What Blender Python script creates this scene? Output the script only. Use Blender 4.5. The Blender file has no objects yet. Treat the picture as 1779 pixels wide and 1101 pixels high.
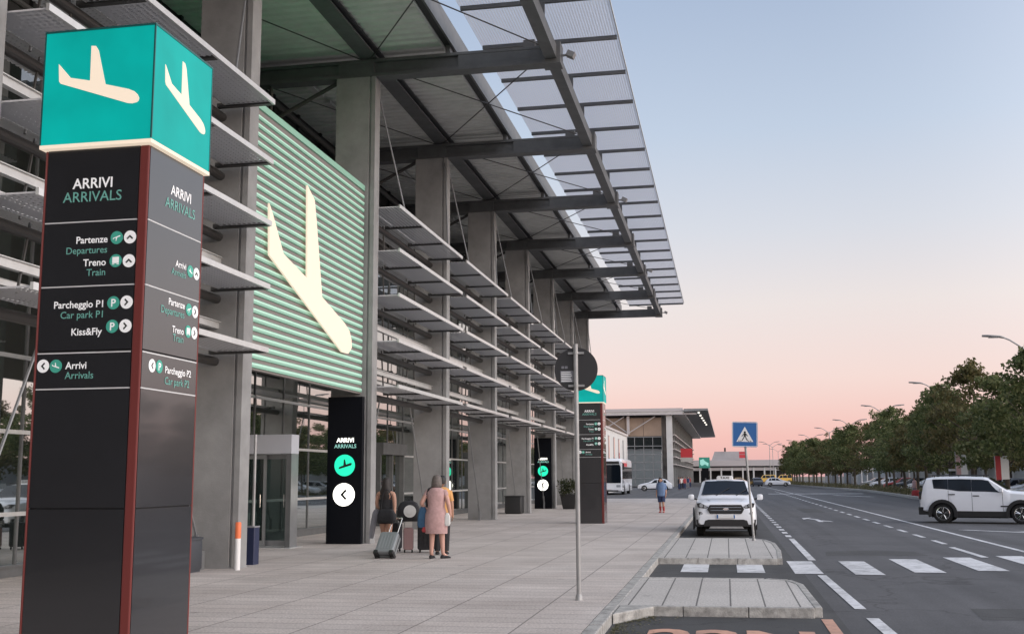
import bpy, math, random
from mathutils import Vector, Matrix
R = math.radians
random.seed(7)
sc = bpy.context.scene
COL = sc.collection

# ------------------------------------------------------------------ camera
cd = bpy.data.cameras.new('camera'); cam = bpy.data.objects.new('camera', cd); COL.objects.link(cam)
cd.sensor_width = 36; cd.lens = 38.75; cd.clip_start = 0.1; cd.clip_end = 6000
_fw = Vector((-0.1862, 0.9719, 0.1440)).normalized()
_rt = Vector((0.9821, 0.1881, -0.0059)); _rt = (_rt - _fw * _rt.dot(_fw)).normalized()
_up = _rt.cross(_fw)
cam.matrix_world = Matrix(((_rt.x, _up.x, -_fw.x, 0), (_rt.y, _up.y, -_fw.y, 0), (_rt.z, _up.z, -_fw.z, 1.62), (0, 0, 0, 1)))
sc.camera = cam

# ------------------------------------------------------------------ sky, sun, exposure
SUN_DIR = Vector((0.93, -0.30, 0.17)).normalized()      # low afterglow behind the right shoulder
w = bpy.data.worlds.new('World'); sc.world = w; w.use_nodes = True
nt = w.node_tree; nt.nodes.clear()
N = nt.nodes.new; L = nt.links.new
out = N('ShaderNodeOutputWorld'); bg = N('ShaderNodeBackground'); bg2 = N('ShaderNodeBackground'); add = N('ShaderNodeAddShader')
tc = N('ShaderNodeTexCoord'); sep = N('ShaderNodeSeparateXYZ'); L(tc.outputs['Generated'], sep.inputs[0])
ramp = N('ShaderNodeValToRGB'); L(sep.outputs['Z'], ramp.inputs[0])
cr = ramp.color_ramp
stops = [(0.0, (.70, .37, .40)), (.035, (.76, .405, .42)), (.085, (.78, .555, .54)), (.15, (.74, .63, .61)), (.215, (.61, .60, .645)),
         (.30, (.475, .535, .645)), (.42, (.355, .425, .565)), (.7, (.29, .38, .55)), (1.0, (.26, .34, .50))]
cr.elements[0].position = 0; cr.elements[0].color = (*stops[0][1], 1)
cr.elements[1].position = 1; cr.elements[1].color = (*stops[-1][1], 1)
for p, c in stops[1:-1]:
    e = cr.elements.new(p); e.color = (*c, 1)
dot = N('ShaderNodeVectorMath'); dot.operation = 'DOT_PRODUCT'; L(tc.outputs['Generated'], dot.inputs[0]); dot.inputs[1].default_value = SUN_DIR
mr = N('ShaderNodeMapRange'); mr.interpolation_type = 'SMOOTHSTEP'; L(dot.outputs['Value'], mr.inputs[0])
mr.inputs[1].default_value = -0.15; mr.inputs[2].default_value = 1.0; mr.inputs[3].default_value = 0.0; mr.inputs[4].default_value = 1.0
mul = N('ShaderNodeMix'); mul.data_type = 'RGBA'; mul.blend_type = 'ADD'; L(mr.outputs[0], mul.inputs[0])
L(ramp.outputs[0], mul.inputs[6]); mul.inputs[7].default_value = (1.55, 1.44, 1.40, 1)
L(mul.outputs[2], bg.inputs[0]); bg.inputs[1].default_value = 1.0
sky = N('ShaderNodeTexSky'); sky.sky_type = 'NISHITA'; sky.sun_disc = False
sky.sun_elevation = math.asin(SUN_DIR.z); sky.sun_rotation = math.atan2(SUN_DIR.x, SUN_DIR.y)
L(sky.outputs[0], bg2.inputs[0]); bg2.inputs[1].default_value = 0.05
L(bg.outputs[0], add.inputs[0]); L(bg2.outputs[0], add.inputs[1]); L(add.outputs[0], out.inputs[0])
ld = bpy.data.lights.new('sun', 'SUN'); ld.energy = 1.0; ld.angle = R(40); ld.color = (1, .93, .88)
sun = bpy.data.objects.new('sun', ld); COL.objects.link(sun)
sun.rotation_euler = SUN_DIR.to_track_quat('Z', 'Y').to_euler()
sc.view_settings.view_transform = 'Standard'; sc.view_settings.look = 'None'
sc.view_settings.exposure = 0.0; sc.view_settings.gamma = 1
sc.cycles.max_bounces = 8; sc.cycles.transparent_max_bounces = 24

# ------------------------------------------------------------------ materials
M = {}
def mat(name, col, rough=.6, metal=0.0, noise=0.0, nscale=4.0, spec=.5, emit=None, estr=1.0, bump=0.0, coat=0.0, bscale=None, tint=None):
    m = bpy.data.materials.new(name); m.use_nodes = True; t = m.node_tree; b = t.nodes['Principled BSDF']
    b.inputs['Base Color'].default_value = (*col, 1); b.inputs['Roughness'].default_value = rough
    b.inputs['Metallic'].default_value = metal; b.inputs['Specular IOR Level'].default_value = spec
    if coat: b.inputs['Coat Weight'].default_value = coat; b.inputs['Coat Roughness'].default_value = .05
    if emit: b.inputs['Emission Color'].default_value = (*emit, 1); b.inputs['Emission Strength'].default_value = estr
    if noise or bump:
        co = t.nodes.new('ShaderNodeTexCoord')
        n = t.nodes.new('ShaderNodeTexNoise'); n.inputs['Scale'].default_value = nscale; n.inputs['Detail'].default_value = 8; n.inputs['Roughness'].default_value = .65
        t.links.new(co.outputs['Object'], n.inputs['Vector'])
        if noise:
            c2 = tint or tuple(min(1, x * (1 + noise)) for x in col); c1 = tuple(x * (1 - noise) for x in col)
            r = t.nodes.new('ShaderNodeValToRGB'); r.color_ramp.elements[0].position = .3; r.color_ramp.elements[1].position = .72
            r.color_ramp.elements[0].color = (*c1, 1); r.color_ramp.elements[1].color = (*c2, 1)
            t.links.new(n.outputs['Fac'], r.inputs[0]); t.links.new(r.outputs[0], b.inputs['Base Color'])
        if bump:
            n2 = t.nodes.new('ShaderNodeTexNoise'); n2.inputs['Scale'].default_value = bscale or nscale * 8; n2.inputs['Detail'].default_value = 5
            t.links.new(co.outputs['Object'], n2.inputs['Vector'])
            bp = t.nodes.new('ShaderNodeBump'); bp.inputs['Strength'].default_value = bump; bp.inputs['Distance'].default_value = .01
            t.links.new(n2.outputs['Fac'], bp.inputs['Height']); t.links.new(bp.outputs[0], b.inputs['Normal'])
    M[name] = m
    return m
def nodes_of(m): return m.node_tree, m.node_tree.nodes['Principled BSDF']

mat('concrete', (.255, .255, .253), .8, noise=.2, nscale=1.3, bump=.25, bscale=30)
mat('steel_dark', (.125, .128, .13), .5, .3, noise=.2, nscale=2)
mat('steel_grey', (.24, .245, .25), .45, .5, noise=.12, nscale=3)
mat('aluminium', (.62, .62, .61), .4, .5, noise=.08, nscale=5)
mat('pipe_dark', (.06, .058, .056), .45, .2)
mat('soffit_metal', (.68, .68, .65), .5, .15, noise=.12, nscale=1.2)
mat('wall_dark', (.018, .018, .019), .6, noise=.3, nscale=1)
mat('sign_black', (.004, .005, .008), .35, spec=.15)
mat('sign_graphite', (.010, .011, .014), .26, spec=1.0, coat=.5, noise=.12, nscale=3)
mat('red_bar', (.16, .034, .030), .5, spec=.3)
mat('groove', (.004, .004, .005), .6)
mat('white_line', (.6, .6, .6), .5)
mat('text_white', (.82, .82, .82), .5, emit=(1, 1, 1), estr=.18)
mat('text_teal', (.16, .42, .36), .5)
mat('icon_teal', (.06, .40, .30), .5)
mat('teal_lit', (.0, .16, .15), .5, spec=.2, emit=(.0, .36, .315), estr=.82)
t, b = nodes_of(M['teal_lit']); co = t.nodes.new('ShaderNodeTexCoord'); n = t.nodes.new('ShaderNodeTexNoise'); n.inputs['Scale'].default_value = 1.6; n.inputs['Detail'].default_value = 3
t.links.new(co.outputs['Object'], n.inputs['Vector']); r = t.nodes.new('ShaderNodeMapRange'); r.inputs[1].default_value = .3; r.inputs[2].default_value = .7; r.inputs[3].default_value = .66; r.inputs[4].default_value = .98
t.links.new(n.outputs['Fac'], r.inputs[0]); t.links.new(r.outputs[0], b.inputs['Emission Strength'])
mat('edge_teal', (.01, .09, .085), .4)
mat('added_glow_green', (.1, .4, .2), .4, emit=(.05, .62, .22), estr=24)  # emission for the added emitter that tints the soffit green
mat('cream_lit', (.42, .37, .30), .5, emit=(1, .82, .64), estr=.68)
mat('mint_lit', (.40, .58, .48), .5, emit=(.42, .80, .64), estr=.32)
mat('taupe', (.21, .185, .175), .6)
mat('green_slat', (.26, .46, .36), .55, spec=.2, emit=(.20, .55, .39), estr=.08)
mat('led_green', (.0, .5, .3), .4, emit=(.02, .78, .45), estr=1.0)
mat('led_white', (.9, .9, .85), .4, emit=(1, .98, .88), estr=2.2)
mat('led_teal', (.2, .45, .4), .4, emit=(.35, .75, .65), estr=.6)
mat('ink', (.01, .012, .012), .5)
mat('plastic_black', (.015, .015, .016), .45)
mat('rubber', (.012, .012, .012), .8)
mat('navy', (.018, .025, .065), .5)
mat('sign_back', (.028, .028, .030), .5)
mat('bin_grey', (.05, .055, .065), .55)
mat('white_paint', (.72, .72, .72), .45)
mat('orange_paint', (.75, .17, .06), .5)
def worn(name, col, under):
    m = mat(name, col, .7); t, b = nodes_of(m); N = t.nodes.new; L = t.links.new
    co = N('ShaderNodeTexCoord'); n = N('ShaderNodeTexNoise'); n.inputs['Scale'].default_value = 5; n.inputs['Detail'].default_value = 10; n.inputs['Roughness'].default_value = .75; L(co.outputs['Object'], n.inputs['Vector'])
    n2 = N('ShaderNodeTexNoise'); n2.inputs['Scale'].default_value = .7; L(co.outputs['Object'], n2.inputs['Vector'])
    ad = N('ShaderNodeMath'); ad.operation = 'MULTIPLY_ADD'; L(n2.outputs['Fac'], ad.inputs[0]); ad.inputs[1].default_value = .45; L(n.outputs['Fac'], ad.inputs[2])
    r = N('ShaderNodeMapRange'); r.inputs[1].default_value = .52; r.inputs[2].default_value = .80; L(ad.outputs[0], r.inputs[0])
    mx = N('ShaderNodeMix'); mx.data_type = 'RGBA'; mx.inputs[6].default_value = (*under, 1); mx.inputs[7].default_value = (*col, 1); r.inputs[3].default_value = .25; L(r.outputs[0], mx.inputs[0]); L(mx.outputs[2], b.inputs['Base Color'])
worn('marking_white', (.66, .66, .67), (.16, .16, .16)); worn('marking_orange', (.60, .33, .23), (.2, .13, .11))
mat('kerb_stone', (.36, .35, .33), .85, noise=.5, nscale=7, bump=.9)
mat('portal_grey', (.42, .43, .47), .5)
mat('chrome', (.7, .7, .7), .15, 1.0)
mat('car_white', (.74, .76, .80), .3, coat=.6)
mat('car_silver', (.42, .43, .45), .3, .5, coat=.5)
mat('car_dark', (.05, .06, .08), .3, coat=.6)
mat('car_red', (.35, .03, .025), .3, coat=.6)
mat('car_yellow', (.80, .48, .08), .35, coat=.5)
mat('car_glass', (.006, .009, .014), .05, spec=.3)
mat('lamp_glass', (.30, .32, .34), .12, spec=.9)
mat('skin_tan', (.42, .235, .165), .6); mat('skin_pale', (.52, .30, .24), .6)
mat('hair_dark', (.018, .013, .011), .6, noise=.5, nscale=30); mat('hair_ash', (.12, .10, .09), .6, noise=.4, nscale=30); mat('hair_black', (.012, .011, .011), .55)
mat('cloth_black', (.02, .02, .023), .85, noise=.3, nscale=12, bump=.9, bscale=9)
mat('cloth_pink', (.47, .30, .29), .85, noise=.18, nscale=9, bump=.9, bscale=9)
mat('cloth_orange', (.62, .33, .12), .85, noise=.15, nscale=8, bump=.9, bscale=9)
mat('cloth_blue', (.13, .20, .34), .85, noise=.15, nscale=8, bump=.9, bscale=9)
mat('cloth_navy', (.025, .04, .10), .85)
mat('cloth_petrol', (.03, .085, .16), .8, noise=.2, nscale=9, bump=.9, bscale=9)
mat('cloth_red', (.35, .04, .045), .85)
mat('cloth_white', (.62, .62, .60), .85); mat('cloth_grey', (.22, .22, .24), .85)
mat('suitcase_silver', (.26, .28, .29), .4, .3); mat('suitcase_pink', (.30, .19, .19), .45)
mat('bark', (.10, .08, .06), .9, noise=.4, nscale=6, bump=.6)
mat('soil', (.14, .115, .075), .95, noise=.4, nscale=2)
mat('sign_blue', (.015, .11, .33), .4)
mat('pole_grey', (.33, .33, .33), .5, .4, noise=.15, nscale=5)
mat('facade_white', (.60, .59, .57), .7, noise=.08, nscale=.6)
mat('facade_brown', (.36, .26, .19), .6, noise=.15, nscale=.5)
mat('facade_grey', (.42, .40, .40), .7, noise=.1, nscale=.4)
mat('roof_light', (.50, .46, .45), .6)
mat('sign_red', (.5, .04, .05), .5, emit=(.6, .05, .06), estr=.15)
mat('lamp_lit', (1, 1, 1), .4, emit=(1, .95, .85), estr=1.4)

def ground_mat(name, c1, c2, sc1, fine, rough=.85, cracks=0.0, tracks=0.0, spots=0.0):
    m = mat(name, c1, rough); t, b = nodes_of(m); N = t.nodes.new; L = t.links.new
    co = N('ShaderNodeTexCoord')
    n = N('ShaderNodeTexNoise'); n.inputs['Scale'].default_value = sc1; n.inputs['Detail'].default_value = 9; n.inputs['Roughness'].default_value = .62
    L(co.outputs['Object'], n.inputs['Vector'])
    mx = N('ShaderNodeMix'); mx.data_type = 'RGBA'; mx.inputs[6].default_value = (*c1, 1); mx.inputs[7].default_value = (*c2, 1)
    rr = N('ShaderNodeMapRange'); rr.inputs[1].default_value = .32; rr.inputs[2].default_value = .7; L(n.outputs['Fac'], rr.inputs[0]); L(rr.outputs[0], mx.inputs[0])
    f = N('ShaderNodeTexNoise'); f.inputs['Scale'].default_value = fine; f.inputs['Detail'].default_value = 3; L(co.outputs['Object'], f.inputs['Vector'])
    m2 = N('ShaderNodeMix'); m2.data_type = 'RGBA'; m2.blend_type = 'MULTIPLY'; m2.inputs[0].default_value = 1
    r2 = N('ShaderNodeMapRange'); r2.inputs[1].default_value = .3; r2.inputs[2].default_value = .7; r2.inputs[3].default_value = .72; r2.inputs[4].default_value = 1.28
    L(f.outputs['Fac'], r2.inputs[0]); L(mx.outputs[2], m2.inputs[6]); L(r2.outputs[0], m2.inputs[7])
    last = m2.outputs[2]
    if cracks:
        v = N('ShaderNodeTexVoronoi'); v.feature = 'DISTANCE_TO_EDGE'; v.inputs['Scale'].default_value = .22
        nn = N('ShaderNodeTexNoise'); nn.inputs['Scale'].default_value = .7; nn.inputs['Detail'].default_value = 6; L(co.outputs['Object'], nn.inputs['Vector'])
        va = N('ShaderNodeVectorMath'); va.operation = 'MULTIPLY_ADD'; L(nn.outputs['Color'], va.inputs[0]); va.inputs[1].default_value = (3, 3, 0); L(co.outputs['Object'], va.inputs[2])
        L(va.outputs[0], v.inputs['Vector'])
        cm = N('ShaderNodeMapRange'); cm.inputs[1].default_value = .0; cm.inputs[2].default_value = .012; cm.inputs[3].default_value = 1 - cracks; cm.inputs[4].default_value = 1
        L(v.outputs['Distance'], cm.inputs[0])
        m3 = N('ShaderNodeMix'); m3.data_type = 'RGBA'; m3.blend_type = 'MULTIPLY'; m3.inputs[0].default_value = 1
        L(last, m3.inputs[6]); L(cm.outputs[0], m3.inputs[7]); last = m3.outputs[2]
    if tracks:
        mpn = N('ShaderNodeMapping'); mpn.inputs['Scale'].default_value = (1.6, .035, 1); L(co.outputs['Object'], mpn.inputs[0])
        tn = N('ShaderNodeTexNoise'); tn.inputs['Scale'].default_value = 1; tn.inputs['Detail'].default_value = 5; L(mpn.outputs[0], tn.inputs['Vector'])
        tm = N('ShaderNodeMapRange'); tm.inputs[1].default_value = .3; tm.inputs[2].default_value = .7; tm.inputs[3].default_value = 1 - tracks; tm.inputs[4].default_value = 1 + tracks; L(tn.outputs['Fac'], tm.inputs[0])
        m4 = N('ShaderNodeMix'); m4.data_type = 'RGBA'; m4.blend_type = 'MULTIPLY'; m4.inputs[0].default_value = 1; L(last, m4.inputs[6]); L(tm.outputs[0], m4.inputs[7]); last = m4.outputs[2]
    for sc2 in ((spots, spots * 3.7) if spots else ()):
        v2 = N('ShaderNodeTexVoronoi'); v2.inputs['Scale'].default_value = sc2; L(co.outputs['Object'], v2.inputs['Vector'])
        sm = N('ShaderNodeMapRange'); sm.inputs[1].default_value = .03; sm.inputs[2].default_value = .10; sm.inputs[3].default_value = .58; sm.inputs[4].default_value = 1; L(v2.outputs['Distance'], sm.inputs[0])
        m5 = N('ShaderNodeMix'); m5.data_type = 'RGBA'; m5.blend_type = 'MULTIPLY'; m5.inputs[0].default_value = 1; L(last, m5.inputs[6]); L(sm.outputs[0], m5.inputs[7]); last = m5.outputs[2]
    L(last, b.inputs['Base Color'])
    bp = N('ShaderNodeBump'); bp.inputs['Strength'].default_value = .35; bp.inputs['Distance'].default_value = .01; L(f.outputs['Fac'], bp.inputs['Height']); L(bp.outputs[0], b.inputs['Normal'])
    return m
ground_mat('asphalt', (.062, .062, .066), (.088, .087, .091), .35, 60, cracks=.45, tracks=.22, spots=.35)
ground_mat('asphalt_dark', (.040, .040, .041), (.062, .062, .062), .8, 50, cracks=.4, tracks=.15, spots=.7)
ground_mat('dry_ground', (.10, .095, .07), (.16, .14, .10), .2, 8)
def slab_mat(name, c1, c2, bw, rh, mort, off=0.0, msize=.012):
    m = ground_mat(name, c1, c2, .5, 35, spots=1.1)
    t, b = nodes_of(m); N = t.nodes.new; L = t.links.new
    src = b.inputs['Base Color'].links[0].from_socket
    co = N('ShaderNodeTexCoord'); br = N('ShaderNodeTexBrick'); L(co.outputs['Object'], br.inputs['Vector'])
    br.offset = off; br.inputs['Scale'].default_value = 1; br.inputs['Brick Width'].default_value = bw; br.inputs['Row Height'].default_value = rh
    br.inputs['Mortar Size'].default_value = msize; br.inputs['Mortar Smooth'].default_value = .3; br.inputs['Bias'].default_value = 0
    br.inputs['Color1'].default_value = (.93, .93, .93, 1); br.inputs['Color2'].default_value = (1.07, 1.065, 1.06, 1); br.inputs['Mortar'].default_value = (mort, mort, mort, 1)
    mm = N('ShaderNodeMix'); mm.data_type = 'RGBA'; mm.blend_type = 'MULTIPLY'; mm.inputs[0].default_value = 1
    L(src, mm.inputs[6]); L(br.outputs['Color'], mm.inputs[7]); L(mm.outputs[2], b.inputs['Base Color'])
slab_mat('paving', (.40, .352, .32), (.56, .508, .47), 1.15, .42, .45)
slab_mat('island_paving', (.43, .405, .38), (.51, .485, .455), .43, 6.0, .28, msize=.013)

def perforated(name, col, hole, scale, rough=.5, metal=.3, tl=0.0):
    m = mat(name, col, rough, metal); t, b = nodes_of(m); N = t.nodes.new; L = t.links.new
    co = N('ShaderNodeTexCoord'); mp = N('ShaderNodeVectorMath'); mp.operation = 'SCALE'; mp.inputs[3].default_value = scale; L(co.outputs['Object'], mp.inputs[0])
    fr = N('ShaderNodeVectorMath'); fr.operation = 'FRACTION'; L(mp.outputs[0], fr.inputs[0])
    sb = N('ShaderNodeVectorMath'); sb.operation = 'SUBTRACT'; sb.inputs[1].default_value = (.5, .5, 0); L(fr.outputs[0], sb.inputs[0])
    ml = N('ShaderNodeVectorMath'); ml.operation = 'MULTIPLY'; ml.inputs[1].default_value = (1, 1, 0); L(sb.outputs[0], ml.inputs[0])
    ln = N('ShaderNodeVectorMath'); ln.operation = 'LENGTH'; L(ml.outputs[0], ln.inputs[0])
    lt = N('ShaderNodeMath'); lt.operation = 'LESS_THAN'; L(ln.outputs['Value'], lt.inputs[0]); lt.inputs[1].default_value = hole
    tr = N('ShaderNodeBsdfTransparent'); mx = N('ShaderNodeMixShader'); L(lt.outputs[0], mx.inputs[0]); L(b.outputs[0], mx.inputs[1]); L(tr.outputs[0], mx.inputs[2])
    if tl:
        tn = N('ShaderNodeBsdfTranslucent'); tn.inputs['Color'].default_value = (*col, 1); m2 = N('ShaderNodeMixShader'); m2.inputs[0].default_value = tl
        L(b.outputs[0], m2.inputs[1]); L(tn.outputs[0], m2.inputs[2]); L(m2.outputs[0], mx.inputs[1])
    L(mx.outputs[0], t.nodes['Material Output'].inputs['Surface'])
    return m
perforated('mesh_canopy', (.74, .74, .765), .34, 14.0, metal=0, tl=.6)
perforated('mesh_louver', (.60, .60, .615), .31, 10.0, metal=0)

m = mat('glass_facade', (.012, .018, .017), .05); t, b = nodes_of(m)
gl = t.nodes.new('ShaderNodeBsdfGlossy'); gl.inputs['Roughness'].default_value = .015; gl.inputs['Color'].default_value = (.86, .90, .88, 1)
lw = t.nodes.new('ShaderNodeFresnel'); lw.inputs['IOR'].default_value = 2.1
cn = t.nodes.new('ShaderNodeTexNoise'); cn.inputs['Scale'].default_value = .25; co = t.nodes.new('ShaderNodeTexCoord'); t.links.new(co.outputs['Object'], cn.inputs['Vector'])
bp = t.nodes.new('ShaderNodeBump'); bp.inputs['Strength'].default_value = .04; bp.inputs['Distance'].default_value = .2; t.links.new(cn.outputs['Fac'], bp.inputs['Height']); t.links.new(bp.outputs[0], gl.inputs['Normal'])
mp = t.nodes.new('ShaderNodeMapRange'); mp.inputs[1].default_value = 0; mp.inputs[2].default_value = 1; mp.inputs[3].default_value = .46; mp.inputs[4].default_value = 1
t.links.new(lw.outputs[0], mp.inputs[0])
mx = t.nodes.new('ShaderNodeMixShader'); t.links.new(mp.outputs[0], mx.inputs[0]); t.links.new(b.outputs[0], mx.inputs[1]); t.links.new(gl.outputs[0], mx.inputs[2])
t.links.new(mx.outputs[0], t.nodes['Material Output'].inputs['Surface'])

m = mat('glass_door', (.02, .03, .03), .08, spec=.5); t, b = nodes_of(m)
tr = t.nodes.new('ShaderNodeBsdfTransparent'); tr.inputs[0].default_value = (.62, .72, .70, 1); mx = t.nodes.new('ShaderNodeMixShader'); mx.inputs[0].default_value = .62
t.links.new(b.outputs[0], mx.inputs[1]); t.links.new(tr.outputs[0], mx.inputs[2]); t.links.new(mx.outputs[0], t.nodes['Material Output'].inputs['Surface'])
def leaf_mat(name, c1, c2, c3):
    m = mat(name, c1, .6, spec=.25); t, b = nodes_of(m); N = t.nodes.new; L = t.links.new
    g = N('ShaderNodeNewGeometry'); r = N('ShaderNodeValToRGB'); L(g.outputs['Random Per Island'], r.inputs[0])
    r.color_ramp.elements[0].color = (*c1, 1); r.color_ramp.elements[1].color = (*c3, 1); e = r.color_ramp.elements.new(.55); e.color = (*c2, 1)
    L(r.outputs[0], b.inputs['Base Color'])
    tl = N('ShaderNodeBsdfTranslucent'); L(r.outputs[0], tl.inputs['Color']); mx = N('ShaderNodeMixShader'); mx.inputs[0].default_value = .4
    L(b.outputs[0], mx.inputs[1]); L(tl.outputs[0], mx.inputs[2]); L(mx.outputs[0], t.nodes['Material Output'].inputs['Surface'])
leaf_mat('leaves', (.062, .082, .030), (.110, .135, .05), (.22, .225, .10))
leaf_mat('leaves_light', (.075, .095, .034), (.13, .155, .058), (.25, .25, .12))
leaf_mat('leaves_rusty', (.08, .082, .034), (.135, .125, .05), (.19, .15, .07))
leaf_mat('leaves_hedge', (.08, .09, .04), (.15, .145, .075), (.26, .22, .13))
leaf_mat('leaves_pot', (.025, .035, .018), (.04, .05, .022), (.07, .07, .035))

# ------------------------------------------------------------------ mesh helpers
class MB:
    def __init__(s): s.v = []; s.f = []; s.m = []
    def add(s, vs, fs, mi=0):
        o = len(s.v); s.v += [tuple(p) for p in vs]; s.f += [tuple(i + o for i in q) for q in fs]; s.m += [mi] * len(fs)
    def box(s, x0, x1, y0, y1, z0, z1, mi=0):
        if x0 > x1: x0, x1 = x1, x0
        if y0 > y1: y0, y1 = y1, y0
        if z0 > z1: z0, z1 = z1, z0
        s.add([(x0, y0, z0), (x1, y0, z0), (x1, y1, z0), (x0, y1, z0), (x0, y0, z1), (x1, y0, z1), (x1, y1, z1), (x0, y1, z1)],
              [(0, 3, 2, 1), (4, 5, 6, 7), (0, 1, 5, 4), (1, 2, 6, 5), (2, 3, 7, 6), (3, 0, 4, 7)], mi); return s
    def tube(s, p0, p1, r0, r1=None, n=8, mi=0):
        p0 = Vector(p0); p1 = Vector(p1); r1 = r0 if r1 is None else r1; d = (p1 - p0).normalized()
        a = d.orthogonal().normalized(); b = d.cross(a); vs = []
        for p, r in ((p0, r0), (p1, r1)):
            for i in range(n):
                t = 2 * math.pi * (i + .5) / n; vs.append(p + (a * math.cos(t) + b * math.sin(t)) * r)
        s.add(vs, [(i, (i + 1) % n, n + (i + 1) % n, n + i) for i in range(n)] + [tuple(range(n - 1, -1, -1)), tuple(range(n, 2 * n))], mi); return s
    def path(s, pts, r, n=8, mi=0):
        for a, b in zip(pts, pts[1:]): s.tube(a, b, r, n=n, mi=mi)
        return s
    def prism(s, poly, O, U, V, d0, d1, mi=0):
        O = Vector(O); U = Vector(U); V = Vector(V); W = U.cross(V); n = len(poly); vs = []
        for d in (d0, d1): vs += [O + U * x + V * y + W * d for x, y in poly]
        ar = sum(poly[i][0] * poly[(i + 1) % n][1] - poly[(i + 1) % n][0] * poly[i][1] for i in range(n))
        fs = [tuple(range(n - 1, -1, -1)), tuple(range(n, 2 * n))] + [(i, (i + 1) % n, n + (i + 1) % n, n + i) for i in range(n)]
        if (ar < 0) != (d1 < d0): fs = [tuple(reversed(q)) for q in fs]
        s.add(vs, fs, mi); return s
    def disc(s, O, U, V, r, d0, d1, n=24, mi=0):
        return s.prism([(r * math.cos(2 * math.pi * i / n), r * math.sin(2 * math.pi * i / n)) for i in range(n)], O, U, V, d0, d1, mi)
    def lathe(s, prof, c, n=24, mi=0):
        vs = []
        for r, z in prof:
            for i in range(n):
                t = 2 * math.pi * i / n; vs.append((c[0] + r * math.cos(t), c[1] + r * math.sin(t), c[2] + z))
        fs = []
        for k in range(len(prof) - 1):
            for i in range(n): fs.append((k * n + i, k * n + (i + 1) % n, (k + 1) * n + (i + 1) % n, (k + 1) * n + i))
        fs.append(tuple(range(n - 1, -1, -1))); fs.append(tuple(range((len(prof) - 1) * n, len(prof) * n)))
        s.add(vs, fs, mi); return s
    def loft(s, rings, mi=0, cap=True):
        n = len(rings[0]); vs = [p for r in rings for p in r]; fs = []
        for k in range(len(rings) - 1):
            for i in range(n): fs.append((k * n + i, k * n + (i + 1) % n, (k + 1) * n + (i + 1) % n, (k + 1) * n + i))
        if cap: fs.append(tuple(range(n - 1, -1, -1))); fs.append(tuple(range((len(rings) - 1) * n, len(rings) * n)))
        s.add(vs, fs, mi); return s
    def text(s, body, size, O, U, V, align='LEFT', bold=.0, d=.003, mi=0, sx=1.0):
        cu = bpy.data.curves.new('text', 'FONT'); cu.body = body; cu.size = size; cu.align_x = align; cu.offset = bold * size; cu.resolution_u = 3
        o = bpy.data.objects.new('text', cu); me = bpy.data.meshes.new_from_object(o)
        O = Vector(O); U = Vector(U); V = Vector(V); W = U.cross(V)
        s.add([O + U * v.co.x * sx + V * v.co.y + W * d for v in me.vertices], [tuple(p.vertices) for p in me.polygons], mi)
        bpy.data.objects.remove(o); bpy.data.curves.remove(cu); bpy.data.meshes.remove(me); return s
    def build(s, name, mats, parent=None, world=True, smooth=None, bevel=0.0, kind=None):
        me = bpy.data.meshes.new(name)
        vs = s.v
        if parent is not None and world:
            ox = Vector(parent.get('_w', (0, 0, 0))); vs = [(p[0] - ox.x, p[1] - ox.y, p[2] - ox.z) for p in vs]
        me.from_pydata(vs, [], s.f)
        if isinstance(mats, str): mats = [mats]
        for k in mats: me.materials.append(M[k])
        me.polygons.foreach_set('material_index', s.m); me.update()
        if smooth is not None:
            me.polygons.foreach_set('use_smooth', [True] * len(me.polygons)); me.set_sharp_from_angle(angle=R(smooth))
        o = bpy.data.objects.new(name, me); COL.objects.link(o)
        if parent is not None:
            o.parent = parent
            if world: o['_w'] = list(parent.get('_w', (0, 0, 0)))
        if bevel:
            b = o.modifiers.new('bevel', 'BEVEL'); b.width = bevel; b.segments = 2; b.limit_method = 'ANGLE'
        if kind: o['kind'] = kind
        return o
def thing(name, label, cat, loc=(0, 0, 0), group=None, rz=0.0):
    o = bpy.data.objects.new(name, None); COL.objects.link(o); o.location = loc; o.rotation_euler = (0, 0, rz); o.empty_display_size = .2
    o['_w'] = list(loc); o['label'] = label; o['category'] = cat
    if group: o['group'] = group
    return o
def tag(o, label, cat, group=None):
    o['label'] = label; o['category'] = cat
    if group: o['group'] = group
    return o
def copy_tree(o, parent=None):
    c = o.copy(); COL.objects.link(c); c.parent = parent
    for ch in list(o.children): copy_tree(ch, c)
    return c
X_, Y_, Z_ = Vector((1, 0, 0)), Vector((0, 1, 0)), Vector((0, 0, 1))
PLANE = [(.135, .71), (.146, .70), (.251, .58), (.43, .542), (.427, .85), (.468, .845), (.494, .805), (.571, .5), (.786, .441), (.835, .418), (.865, .39), (.88, .357), (.875, .335), (.86, .322), (.82, .315), (.78, .32), (.16, .536), (.146, .557)]

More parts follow.
